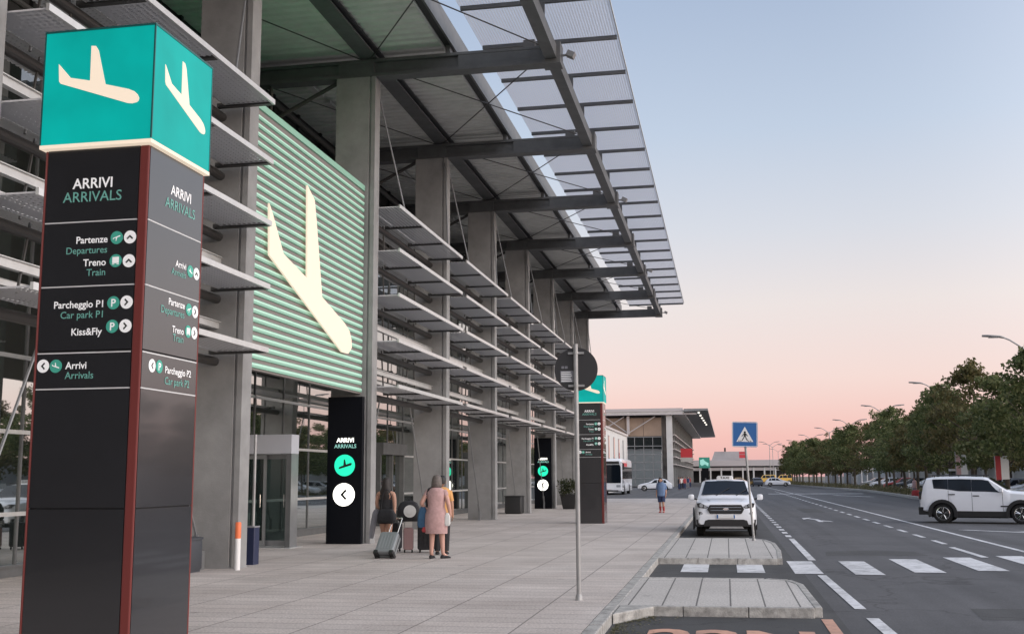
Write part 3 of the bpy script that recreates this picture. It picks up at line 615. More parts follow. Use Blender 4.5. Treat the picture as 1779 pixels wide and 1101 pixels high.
o = thing('crosswalk_sign', 'square blue pedestrian crossing sign on a leaning pole beside the parked taxi', 'road sign', (.60, 29.3, 0))
B0 = Vector((.64, 29.3, 0)); T0 = Vector((.51, 29.3, 2.38))
b = MB(); b.tube(B0, T0, .03, n=10); b.lathe([(.05, 0), (.04, .05)], tuple(B0), 12); b.build('pole', 'pole_grey', o, smooth=40)
C = Vector((.505, 29.26, 2.69)); UX = Vector((1, 0, -.03)).normalized(); UZ = Vector((.03, 0, 1)).normalized()
def rr_poly(w, h, r, n=5):
    p = []
    for cx, cy, a in ((w - r, h - r, 0), (-w + r, h - r, 90), (-w + r, -h + r, 180), (w - r, -h + r, 270)):
        for i in range(n + 1): t = R(a + 90 * i / n); p.append((cx + r * math.cos(t), cy + r * math.sin(t)))
    return p
b = MB(); b.prism(rr_poly(.325, .325, .04), C, UX, UZ, -.03, 0); pl = b.build('sign_plate', 'sign_blue', o)
for (x0, x1, z0, z1) in ((-.318, .318, .300, .316), (-.318, .318, -.316, -.300), (-.316, -.300, -.30, .30), (.300, .316, -.30, .30)):
    b = MB(); b.prism([(x0, z0), (x1, z0), (x1, z1), (x0, z1)], C, UX, UZ, .0005, .003); b.build('border', 'white_paint', pl)
b = MB(); b.prism([(-.215, -.19), (.215, -.19), (0, .20)], C, UX, UZ, .001, .004); b.build('triangle', 'white_paint', pl)
b = MB()
b.disc(C + UZ * .055, UX, UZ, .027, .005, .007, 14)
for q in ([(-.03, .025), (.03, .03), (.022, -.06), (-.022, -.06)], [(-.03, .02), (-.02, .0), (-.075, -.06), (-.085, -.05)], [(.03, .025), (.02, .0), (.07, -.05), (.08, -.042)], [(-.022, -.055), (.0, -.055), (-.06, -.165), (-.085, -.165)], [(.0, -.055), (.022, -.055), (.08, -.165), (.055, -.165)]): b.prism(q, C, UX, UZ, .005, .007)
for x in (-.15, -.10, .10, .15): b.prism([(x - .012, -.185), (x + .012, -.185), (x + .006, -.15), (x - .004, -.15)], C, UX, UZ, .005, .007)
b.build('walking_figure', 'ink', pl)
b = MB(); b.tube(T0, C + Vector((0, .045, -.30)), .045, .03, n=8); b.build('clamp', 'pipe_dark', o)

o = thing('bollard', 'slim white bollard with orange top at the foot of the first column', 'bollard', (-8.72, 19.02, 0))
b = MB(); b.lathe([(.052, 0), (.052, .56)], (-8.72, 19.02, 0), 16); b.build('post', 'white_paint', o, smooth=40)
b = MB(); b.lathe([(.053, .56), (.053, .83), (.045, .85)], (-8.72, 19.02, 0), 16); b.build('band', 'orange_paint', o, smooth=40)
o = thing('barrier_post', 'navy pedestal with a slim grey pole rising from it by the revolving door', 'post', (-9.02, 20.3, 0))
b = MB(); b.prism(rr_poly(.105, .12, .02), (-9.02, 20.3, 0), X_, Y_, 0, .70); b.build('pedestal', 'navy', o)
b = MB(); b.prism(rr_poly(.112, .127, .02), (-9.02, 20.3, 0), X_, Y_, .70, .725); b.build('cap', 'cloth_grey', o)
b = MB(); b.tube((-9.0, 20.3, .725), (-9.0, 20.3, 2.48), .028, n=10); b.build('pole', 'pole_grey', o, smooth=40)
def bin_(x, y, wd, h, k, label, grp=None):
    o = thing('litter_bin', label, 'bin', (x, y, 0), grp)
    b = MB(); b.loft([[(x + u * s, y + v * s, z) for u, v in rr_poly(wd, wd, .04)] for s, z in ((.92, .0), (.92, .03), (1, .06), (1, h - .03), (.97, h))]); b.build('body', k, o, smooth=35)
    b = MB(); b.loft([[(x + u * s, y + v * s, z) for u, v in rr_poly(wd, wd, .04)] for s, z in ((1.05, h), (1.05, h + .035), (.9, h + .05))]); b.build('rim', k, o, smooth=35)
    return o
bin_(-9.50, 18.45, .26, .56, 'bin_grey', 'dark grey litter bin half hidden behind the foreground totem')
bin_(-9.5, 49.9, .38, .76, 'plastic_black', 'black square bin against a column in the middle of the facade')
o = thing('potted_shrub', 'bushy shrub in a dark tapered pot beside the distant black backlit sign', 'plant', (-8.0, 57.2, 0))
b = MB(); b.loft([[(-8.0 + u * s, 57.2 + v * s, z) for u, v in rr_poly(.42, .42, .05)] for s, z in ((.72, 0), (1, .68), (1.06, .70), (1.06, .76), (.9, .76))]); b.build('pot', 'plastic_black', o, smooth=35)
def leaves(b, centers, count, size, rnd, flat=.0):
    wt = [(k[1][0] * k[1][2]) for k in centers]
    for c, rad in rnd.choices(centers, wt, k=count):
        d = Vector((rnd.gauss(0, 1), rnd.gauss(0, 1), rnd.gauss(0, 1))); d.normalize(); p = Vector(c) + Vector((d.x * rad[0], d.y * rad[1], d.z * rad[2])) * (rnd.random() ** .4)
        a = Vector((rnd.gauss(0, 1), rnd.gauss(0, 1), rnd.gauss(0, .7))).normalized(); q = a.orthogonal().normalized()
        q = (Matrix.Rotation(rnd.random() * 6.28, 3, a) @ q); e = a.cross(q); s = size * rnd.uniform(.6, 1.35)
        b.add([p - q * s, p - e * s * .55, p + q * s, p + e * s * .55], [(0, 1, 2, 3)])
b = MB(); leaves(b, [((-8.0 + rr.uniform(-.45, .45), 57.2 + rr.uniform(-.4, .4), 1.05 + rr.uniform(-.2, .35)), (.32, .32, .3)) for _ in range(14)], 900, .06, rr); b.build('foliage', 'leaves_pot', o)

# ------------------------------------------------------------------ people
def skin_mesh(joints, edges, extra, mats, name, parent):
    ids = list(joints); me = bpy.data.meshes.new('body')
    me.from_pydata([joints[i][:3] for i in ids], [(ids.index(a), ids.index(c)) for a, c in edges], []); o = bpy.data.objects.new('body', me); COL.objects.link(o)
    md = o.modifiers.new('skin', 'SKIN'); md.use_smooth_shade = True
    for i, k in enumerate(ids):
        r = joints[k][3]; sv = me.skin_vertices[0].data[i]; sv.radius = (r, r) if not isinstance(r, tuple) else r; sv.use_root = (i == 0)
    o.modifiers.new('sub', 'SUBSURF').levels = 1
    dg = bpy.context.evaluated_depsgraph_get(); ev = o.evaluated_get(dg).to_mesh()
    b = MB(); b.add([v.co.copy() for v in ev.vertices], [tuple(p.vertices) for p in ev.polygons]); bpy.data.objects.remove(o); bpy.data.meshes.remove(me)
    extra(b)
    return b.build(name, mats, parent, world=False, smooth=60)
def ell(b, c, r, mi=0, n=14, m=9, fn=None):
    rings = []
    for j in range(1, m):
        t = math.pi * j / m - math.pi / 2; ring = []
        for i in range(n):
            a = 2 * math.pi * i / n; p = Vector((math.cos(t) * math.cos(a), math.cos(t) * math.sin(a), math.sin(t)))
            if fn: p = fn(p)
            ring.append((c[0] + p.x * r[0], c[1] + p.y * r[1], c[2] + p.z * r[2]))
        rings.append(ring)
    b.loft(rings, mi)
def person(label, loc, H, rz, skin, shoes, over={}, group=None, fingers=True):
    root = thing('person', label, 'person', loc, group, rz)
    J = {'pelvis': (0, 0, .525, (.092, .068)), 'spine': (0, 0, .62, (.074, .058)), 'chest': (0, -.005, .735, (.092, .066)), 'neckbase': (0, -.008, .825, .046), 'neck': (0, .006, .875, .034)}
    for s, n in ((-1, 'l'), (1, 'r')):
        J.update({'sh' + n: (s * .108, -.006, .808, .036), 'el' + n: (s * .128, -.015, .635, .027), 'wr' + n: (s * .135, .03, .50, .017), 'hd' + n: (s * .136, .045, .462, (.021, .012)),
                  'hip' + n: (s * .05, 0, .48, .06), 'kn' + n: (s * .054, .012, .275, .036), 'an' + n: (s * .056, -.012, .05, .023), 'toe' + n: (s * .062, .075, .018, .02)})
    J.update(over)
    J = {k: (v[0] * H, v[1] * H, v[2] * H, tuple(q * H for q in v[3]) if isinstance(v[3], tuple) else v[3] * H) for k, v in J.items()}
    E = [('pelvis', 'spine'), ('spine', 'chest'), ('chest', 'neckbase'), ('neckbase', 'neck')]
    for n in 'lr': E += [('chest', 'sh' + n), ('sh' + n, 'el' + n), ('el' + n, 'wr' + n), ('wr' + n, 'hd' + n), ('pelvis', 'hip' + n), ('hip' + n, 'kn' + n), ('kn' + n, 'an' + n), ('an' + n, 'toe' + n)]
    hc = Vector(J['neck'][:3]) + Vector((0, .012, .058)) * H
    def ex(b):
        def face(p):
            q = p.copy()
            if p.z < -.2: q.x *= 1 + (p.z + .2) * .35; q.y *= 1 + (p.z + .2) * .12
            if p.y > .8 and abs(p.x) < .25: q.y += .22 * max(0, 1 - abs(p.z + .12) / .3)
            if p.y > .6 and .15 < abs(p.x) < .55 and abs(p.z - .1) < .2: q.y -= .06
            return q
        ell(b, hc, (.046 * H, .057 * H, .068 * H), 0, 18, 13, face)
        for s in (-1, 1):
            ell(b, hc + Vector((s * .047, -.004, -.005)) * H, (.007 * H, .014 * H, .02 * H), 0, 8, 6)
            ell(b, hc + Vector((s * .018, .051, .006)) * H, (.006 * H, .004 * H, .004 * H), 1, 8, 5)
        ell(b, hc + Vector((0, .053, -.032)) * H, (.016 * H, .004 * H, .005 * H), 2, 8, 5)
        if fingers:
            for s, n in ((-1, 'l'), (1, 'r')):
                h = Vector(J['hd' + n][:3]); d = (h - Vector(J['wr' + n][:3])).normalized(); sd = Vector((0, 1, 0)); sd = (sd - d * sd.dot(d)).normalized(); nn = d.cross(sd) * -s
                for k, ln in enumerate((.036, .043, .040, .030)):
                    p0 = h + sd * (.015 - .0105 * k) * H; p1 = p0 + (d * .6 * ln + nn * .12 * ln) * H * 1.0; p2 = p1 + (d * .42 * ln + nn * .30 * ln) * H
                    b.tube(p0, p1, .0052 * H, .0047 * H, n=6); b.tube(p1, p2, .0047 * H, .0035 * H, n=6)
                t0 = h - d * .018 * H + sd * .016 * H; t1 = t0 + (d * .02 + sd * .014 + nn * .005) * H; b.tube(t0, t1, .006 * H, .005 * H, n=6); b.tube(t1, t1 + (d * .018 + sd * .003) * H, .005 * H, .0036 * H, n=6)
    skin_mesh(J, E, ex, [skin, 'ink', 'cloth_pink'], 'body', root)
    for n in 'lr':
        a = Vector(J['an' + n][:3]); t = Vector(J['toe' + n][:3]); d = (t - a); d.z = 0; d.normalize(); sd = Vector((d.y, -d.x, 0)); b = MB(); rings = []
        for f, wd, h in ((-.03, .018, .030), (-.015, .026, .045), (.03, .028, .046), (.075, .031, .030), (.10, .027, .022), (.118, .014, .012)):
            c = Vector((a.x, a.y, 0)) + d * f * H; zb = max(0, a.z - .05 * H)
            rings.append([tuple(c + sd * wd * H * math.cos(q) + Z_ * (zb + h * H * .5 + h * H * .5 * math.sin(q))) for q in [2 * math.pi * i / 10 for i in range(10)]])
        b.loft(rings); b.build('shoe', shoes, root, world=False, smooth=60)
    root['H'] = H
    return root, J, hc
def garment(root, name, k, rings, n=22, fold=.0, seed=1, cap=False):
    rd = random.Random(seed); ph = [rd.uniform(0, 6.28) for _ in range(4)]; b = MB(); rs = []
    for cx, cy, z, rx, ry in rings:
        f = fold * max(0, (rings[0][2] - z)) / max(.01, rings[0][2] - rings[-1][2])
        rs.append([(cx + rx * math.cos(a) * (1 + f * math.sin(5 * a + ph[0] + z * 3)), cy + ry * math.sin(a) * (1 + f * math.sin(4 * a + ph[1] - z * 2)), z) for a in [2 * math.pi * i / n for i in range(n)]])
    b.loft(rs, cap=cap); return b.build(name, k, root, world=False, smooth=70)
def sleeve(root, name, k, pts):
    b = MB(); rs = []
    for i, (p, r) in enumerate(pts):
        p = Vector(p); q = Vector(pts[min(i + 1, len(pts) - 1)][0]); o = Vector(pts[max(i - 1, 0)][0]); d = (q - o).normalized(); a = d.cross(Y_).normalized(); c = d.cross(a)
        rs.append([tuple(p + (a * math.cos(t) + c * math.sin(t)) * r) for t in [2 * math.pi * j / 12 for j in range(12)]])
    b.loft(rs, cap=False); return b.build(name, k, root, world=False, smooth=70)

# young woman pulling the suitcase
H = 1.63
wa, J, hc = person('young woman with long dark hair in black shorts pulling the silver suitcase', (-7.16, 22.95, 0), H, R(-6), 'skin_tan', 'cloth_black',
    {'elr': (.135, -.03, .645, .026), 'wrr': (.150, -.075, .525, .017), 'hdr': (.153, -.09, .495, (.02, .012)), 'ell': (-.135, .0, .65, .026), 'wrl': (-.12, .07, .57, .017), 'hdl': (-.11, .10, .565, (.02, .012)),
     'knl': (-.05, .05, .28, .036), 'anl': (-.052, .03, .05, .023), 'toel': (-.056, .115, .02, .02), 'knr': (.055, -.02, .275, .036), 'anr': (.056, -.075, .055, .023), 'toer': (.06, .01, .02, .02)})
garment(wa, 'top', 'cloth_black', [(0, .004, .72 * H, .103 * H, .079 * H), (0, 0, .66 * H, .088 * H, .07 * H), (0, 0, .59 * H, .092 * H, .074 * H)])
for s in (-1, 1): sleeve(wa, 'strap', 'cloth_black', [((s * .065 * H, .065 * H, .77 * H), .008), ((s * .07 * H, .0, .845 * H), .008), ((s * .06 * H, -.066 * H, .77 * H), .008)])
garment(wa, 'shorts', 'cloth_black', [(0, 0, .60 * H, .088 * H, .072 * H), (0, -.003, .54 * H, .106 * H, .085 * H), (0, 0, .47 * H, .116 * H, .088 * H), (0, 0, .41 * H, .112 * H, .085 * H)], fold=.03)
b = MB(); hr = []
for z, rx, ry, cy in ((.075, .02, .02, -.005), (.066, .036, .042, -.008), (.04, .052, .06, -.012), (0, .057, .062, -.016), (-.05, .060, .052, -.03), (-.10, .072, .045, -.04), (-.17, .078, .036, -.05), (-.23, .066, .026, -.055), (-.27, .03, .014, -.056)):
    hr.append([(hc.x + rx * H * math.cos(a) * (1 + .06 * math.sin(7 * a + z * 30)), hc.y + (cy + ry * math.sin(a)) * H, hc.z + z * H) for a in [2 * math.pi * i / 24 for i in range(24)]])
b.loft(hr); b.build('hair', 'hair_dark', wa, world=False, smooth=70)
# her shoulder bag and jacket
def sack(name, label, cat, loc, rz, k, prof, hk=None, hz=.0, hw=.1, rim=None):
    o = thing(name, label, cat, loc, None, rz); b = MB()
    b.loft([[(u * w / .5 * .5, v * d / .5 * .5, z) for u, v in rr_poly(1, 1, .45)] for z, w, d in prof]); b.build('body', k, o, world=False, smooth=60)
    if hk:
        t = MB(); t.path([(hw * math.cos(R(a)), 0, prof[-1][0] + hz * math.sin(R(a))) for a in range(0, 181, 15)], .01, n=6); t.build('strap', hk, o, world=False, smooth=60)
    return o
sack('shoulder_bag', 'black bag slung behind the hips of the woman pulling a suitcase', 'bag', (-7.08, 22.74, .70), R(-8), 'cloth_black', [(.0, .17, .05), (.03, .20, .075), (.16, .195, .08), (.25, .15, .055), (.27, .12, .035)], 'cloth_black', .42, .13)
o = thing('jacket', 'light grey jacket draped over the forearm of the woman pulling a suitcase', 'jacket', (-7.45, 23.0, .35))
b = MB(); b.loft([[(x + .05 * math.cos(a) * w, .03 * math.sin(a) + .02 * math.sin(3 * a + z * 9), z) for a in [2 * math.pi * i / 14 for i in range(14)]] for z, w, x in ((.0, .8, -.05), (.12, 1.1, -.03), (.35, 1.3, .0), (.52, 1.4, .03), (.60, 1.1, .06), (.62, .6, .07))]); b.build('cloth', 'cloth_grey', o, world=False, smooth=70)
# silver suitcase rolling on two wheels, tilted towards her hand
o = thing('suitcase', 'silver hard shell suitcase tilted on its wheels with the handle pulled out', 'suitcase', (-6.92, 22.05, .035)); o.rotation_euler = (R(-42), 0, R(-5))
b = MB(); b.prism(rr_poly(.20, .26, .05), (0, 0, .32), X_, Z_, -.13, .10); bd = b.build('shell', 'suitcase_silver', o, world=False, bevel=.03)
b = MB(); b.prism(rr_poly(.205, .265, .05), (0, .012, .32), X_, Z_, -.008, .008); b.build('zip', 'plastic_black', o, world=False)
b = MB()
for x in (-.13, -.065, 0, .065, .13): b.box(x - .012, x + .012, -.108, -.099, .14, .50)
b.build('rib', 'suitcase_silver', bd, world=False, bevel=.004)
for x in (-.17, .17):
    b = MB(); b.tube((x - .025, .03, 0), (x + .025, .03, 0), .035, n=16); b.build('wheel', 'rubber', o, world=False)
    b = MB(); b.box(x - .045, x + .045, -.11, .11, .015, .10); b.build('corner_guard', 'plastic_black', o, world=False, bevel=.01)
b = MB()
for x in (-.10, .10): b.tube((x, .07, .56), (x, .07, 1.06), .009, n=8)
b.tube((-.11, .07, 1.07), (.11, .07, 1.07), .016, n=8); b.build('handle', 'chrome', o, world=False)

# woman in the dusty pink dress
H = 1.67
wb, J, hc = person('woman in a loose dusty pink dress with a short bob and dark flat shoes', (-5.85, 22.2, 0), H, R(-4), 'skin_pale', 'cloth_black',
    {'ell': (-.182, -.05, .66, .030), 'wrl': (-.155, .04, .60, .019), 'hdl': (-.14, .065, .585, (.021, .013)), 'elr': (.165, -.03, .65, .03), 'wrr': (.178, .0, .52, .02), 'hdr': (.168, .01, .48, (.021, .013)), 'chest': (0, -.005, .735, (.10, .072)),
     'knl': (-.055, .0, .275, .038), 'anl': (-.058, -.02, .05, .025), 'toel': (-.064, .06, .018, .02), 'knr': (.062, .03, .275, .038), 'anr': (.075, .03, .05, .025), 'toer': (.115, .095, .018, .02)})
garment(wb, 'dress', 'cloth_pink', [(0, -.012 * H, .855 * H, .045 * H, .04 * H), (0, -.01 * H, .84 * H, .085 * H, .062 * H), (0, -.008 * H, .80 * H, .122 * H, .082 * H), (0, -.005 * H, .72 * H, .114 * H, .088 * H), (0, -.006 * H, .635 * H, .104 * H, .084 * H), (0, -.006 * H, .61 * H, .108 * H, .088 * H), (0, -.006 * H, .53 * H, .138 * H, .105 * H), (0, -.004 * H, .42 * H, .142 * H, .105 * H), (0, 0, .33 * H, .138 * H, .10 * H), (0, 0, .30 * H, .134 * H, .098 * H)], n=32, fold=.05)
for s, n in ((-1, 'l'), (1, 'r')): sleeve(wb, 'sleeve', 'cloth_pink', [(Vector(J['sh' + n][:3]) + Vector((-s * .02, 0, .005)), .062), (Vector(J['sh' + n][:3]).lerp(Vector(J['el' + n][:3]),    .15), .058), (Vector(J['sh' + n][:3]).lerp(Vector(J['el' + n][:3]), .34), .055)])
b = MB(); hr = []
for z, rx, ry, cy in ((.076, .02, .02, -.004), (.068, .038, .042, -.006), (.045, .054, .06, -.008), (.0, .060, .066, -.012), (-.04, .066, .06, -.018), (-.075, .066, .048, -.022), (-.088, .05, .034, -.024)):
    hr.append([(hc.x + rx * H * math.cos(a) * (1 + .05 * math.sin(8 * a + z * 40)), hc.y + (cy + ry * math.sin(a)) * H, hc.z + z * H) for a in [2 * math.pi * i / 24 for i in range(24)]])
b.loft(hr); b.build('hair', 'hair_ash', wb, world=False, smooth=70)
# her crossbody strap with the blue bag
sack('tote_bag', 'petrol blue tote bag hanging at the left side of the woman in pink', 'bag', (-6.14, 22.2, .62), R(10), 'cloth_petrol', [(.0, .085, .05), (.05, .11, .07), (.25, .10, .06), (.38, .06, .035), (.42, .04, .02)])
b = MB(); b.path([(-.20 , -.02, 1.03), (-.215, -.05, 1.22), (-.14, -.085, 1.40), (-.09, -.02, 1.43), (-.10, .06, 1.40), (-.2, .05, 1.2), (-.22, 0, 1.03)], .02, n=6); b.build('strap', 'cloth_black', wb, world=False, smooth=60)
sack('pouch', 'small red pouch hanging under the petrol blue tote bag', 'pouch', (-6.08, 22.16, .53), 0, 'cloth_red', [(.0, .05, .03), (.04, .065, .035), (.10, .04, .02)])
sack('carrier_bag', 'pale carrier bag at the right hip of the woman in pink', 'bag', (-5.60, 22.12, .66), R(5), 'cloth_white', [(.0, .04, .03), (.05, .06, .035), (.2, .05, .03), (.26, .02, .015)])
# man in the orange shirt just beyond her
H = 1.66
mc, J, hc = person('dark haired person in an orange shirt half hidden behind the woman in pink', (-6.02, 23.3, 0), H, R(10), 'skin_tan', 'cloth_black')
garment(mc, 'shirt', 'cloth_orange', [(0, -.01 * H, .86 * H, .045 * H, .04 * H), (0, -.01 * H, .84 * H, .09 * H, .06 * H), (0, -.006 * H, .80 * H, .125 * H, .08 * H), (0, 0, .70 * H, .115 * H, .085 * H), (0, 0, .58 * H, .11 * H, .085 * H), (0, 0, .48 * H, .118 * H, .09 * H)], fold=.03)
for s, n in ((-1, 'l'), (1, 'r')):
    sleeve(mc, 'sleeve', 'cloth_orange', [(Vector(J['sh' + n][:3]) + Vector((-s * .02, 0, 0)), .06), (Vector(J['sh' + n][:3]).lerp(Vector(J['el' + n][:3]), .75), .055)])
    sleeve(mc, 'trouser_leg', 'cloth_black', [(Vector(J['hip' + n][:3]) + Z_ * .03, .11), (Vector(J['kn' + n][:3]), .08), (Vector(J['an' + n][:3]), .062)])
b = MB(); hr = []
for z, rx, ry, cy in ((.076, .02, .02, -.004), (.066, .038, .044, -.006), (.04, .051, .06, -.009), (.0, .052, .052, -.02), (-.035, .044, .035, -.032)):
    hr.append([(hc.x + rx * H * math.cos(a), hc.y + (cy + ry * math.sin(a)) * H, hc.z + z * H) for a in [2 * math.pi * i / 20 for i in range(20)]])
b.loft(hr); b.build('hair', 'hair_black', mc, world=False, smooth=70)
# stooped man in blue far along the pavement
H = 1.62
md_, J, hc = person('stooped person in a blue shirt and navy shorts walking along the pavement', (-2.94, 51.4, 0), H, R(170), 'skin_tan', 'cloth_red',
    {'chest': (0, .02, .73, (.10, .07)), 'neckbase': (0, .045, .81, .046), 'neck': (0, .075, .85, .034), 'knl': (-.05, .03, .28, .036), 'knr': (.05, -.01, .275, .036), 'anr': (.05, -.05, .05, .023), 'toer': (.055, .03, .018, .02)}, fingers=True)
garment(md_, 'shirt', 'cloth_blue', [(0, .045 * H, .85 * H, .05 * H, .045 * H), (0, .03 * H, .82 * H, .11 * H, .07 * H), (0, .02 * H, .77 * H, .125 * H, .085 * H), (0, .012 * H, .68 * H, .122 * H, .09 * H), (0, 0, .56 * H, .12 * H, .092 * H), (0, 0, .46 * H, .122 * H, .09 * H)], fold=.03)
for s, n in ((-1, 'l'), (1, 'r')):
    sleeve(md_, 'sleeve', 'cloth_blue', [(Vector(J['sh' + n][:3]) + Vector((-s * .02, .01, 0)), .062), (Vector(J['sh' + n][:3]).lerp(Vector(J['el' + n][:3]), .95), .055)])
    sleeve(md_, 'shorts_leg', 'cloth_navy', [(Vector(J['hip' + n][:3]) + Z_ * .02, .115), (Vector(J['hip' + n][:3]).lerp(Vector(J['kn' + n][:3]), .9), .095)])
    sleeve(md_, 'sock', 'cloth_red', [(Vector(J['kn' + n][:3]).lerp(Vector(J['an' + n][:3]), .45), .056), (Vector(J['an' + n][:3]), .044)])
b = MB(); hr = []
for z, rx, ry, cy in ((.076, .02, .02, -.004), (.066, .038, .044, -.006), (.04, .051, .06, -.009), (.0, .052, .052, -.02), (-.03, .044, .035, -.03)):
    hr.append([(hc.x + rx * H * math.cos(a), hc.y + (cy + ry * math.sin(a)) * H, hc.z + z * H) for a in [2 * math.pi * i / 20 for i in range(20)]])
b.loft(hr); b.build('hair', 'hair_black', md_, world=False, smooth=70)

# luggage standing by the column
def upright_case(label, x, y, w, h, d, k, rz):
    o = thing('suitcase', label, 'suitcase', (x, y, 0), None, rz); b = MB(); b.prism(rr_poly(w, h, .05), (0, 0, h + .06), X_, Z_, -d, d); b.build('shell', k, o, world=False, bevel=.025)
    b = MB()
    for i in range(4): b.box(-w * .7 + i * w * .45, -w * .7 + i * w * .45 + .02, -d - .006, -d + .004, .14, 2 * h - .02)
    b.build('rib', k, o, world=False)
    for sx in (-1, 1):
        for sy in (-1, 1): b = MB(); b.tube((sx * w * .75 - .012, sy * d * .6, .03), (sx * w * .75 + .012, sy * d * .6, .03), .03, n=12); b.build('wheel', 'rubber', o, world=False)
    b = MB(); b.path([(-.09, d * .6, 2 * h + .04), (-.09, d * .6, 2 * h + .34), (.09, d * .6, 2 * h + .34), (.09, d * .6, 2 * h + .04)], .009, n=6); b.build('handle', 'pole_grey', o, world=False)
    return o
upright_case('dusty pink suitcase standing among black luggage by the column', -6.95, 23.95, .11, .24, .10, 'suitcase_pink', R(12))
upright_case('black suitcase standing left of the dusty pink suitcase', -7.38, 24.2, .18, .29, .12, 'cloth_black', R(-8))
upright_case('black suitcase standing right of the dusty pink suitcase', -6.55, 24.0, .19, .29, .12, 'cloth_black', R(10))
o = thing('backpack', 'black backpack with a round white disc lying on top of the luggage', 'backpack', (-6.92, 23.85, .68), None, R(8))
b = MB(); b.loft([[(u * w, v * d - .03 * z, z) for u, v in rr_poly(1, 1, .5)] for z, w, d in ((0, .20, .13), (.05, .25, .16), (.28, .24, .15), (.40, .18, .11), (.45, .09, .06))]); b.build('body', 'cloth_black', o, world=False, smooth=60)
b = MB(); b.disc((.05, -.165, .22), X_, Vector((0, .12, .99)), .135, -.01, .02, 28); b.disc((.05, -.18, .22), X_, Vector((0, .12, .99)), .07, .005, .022, 24); b.build('disc', 'cloth_white', o, world=False)
b = MB(); b.path([(-.05, 0, .43), (0, 0, .50), (.05, 0, .43)], .012, n=6); b.build('strap', 'cloth_black', o, world=False)
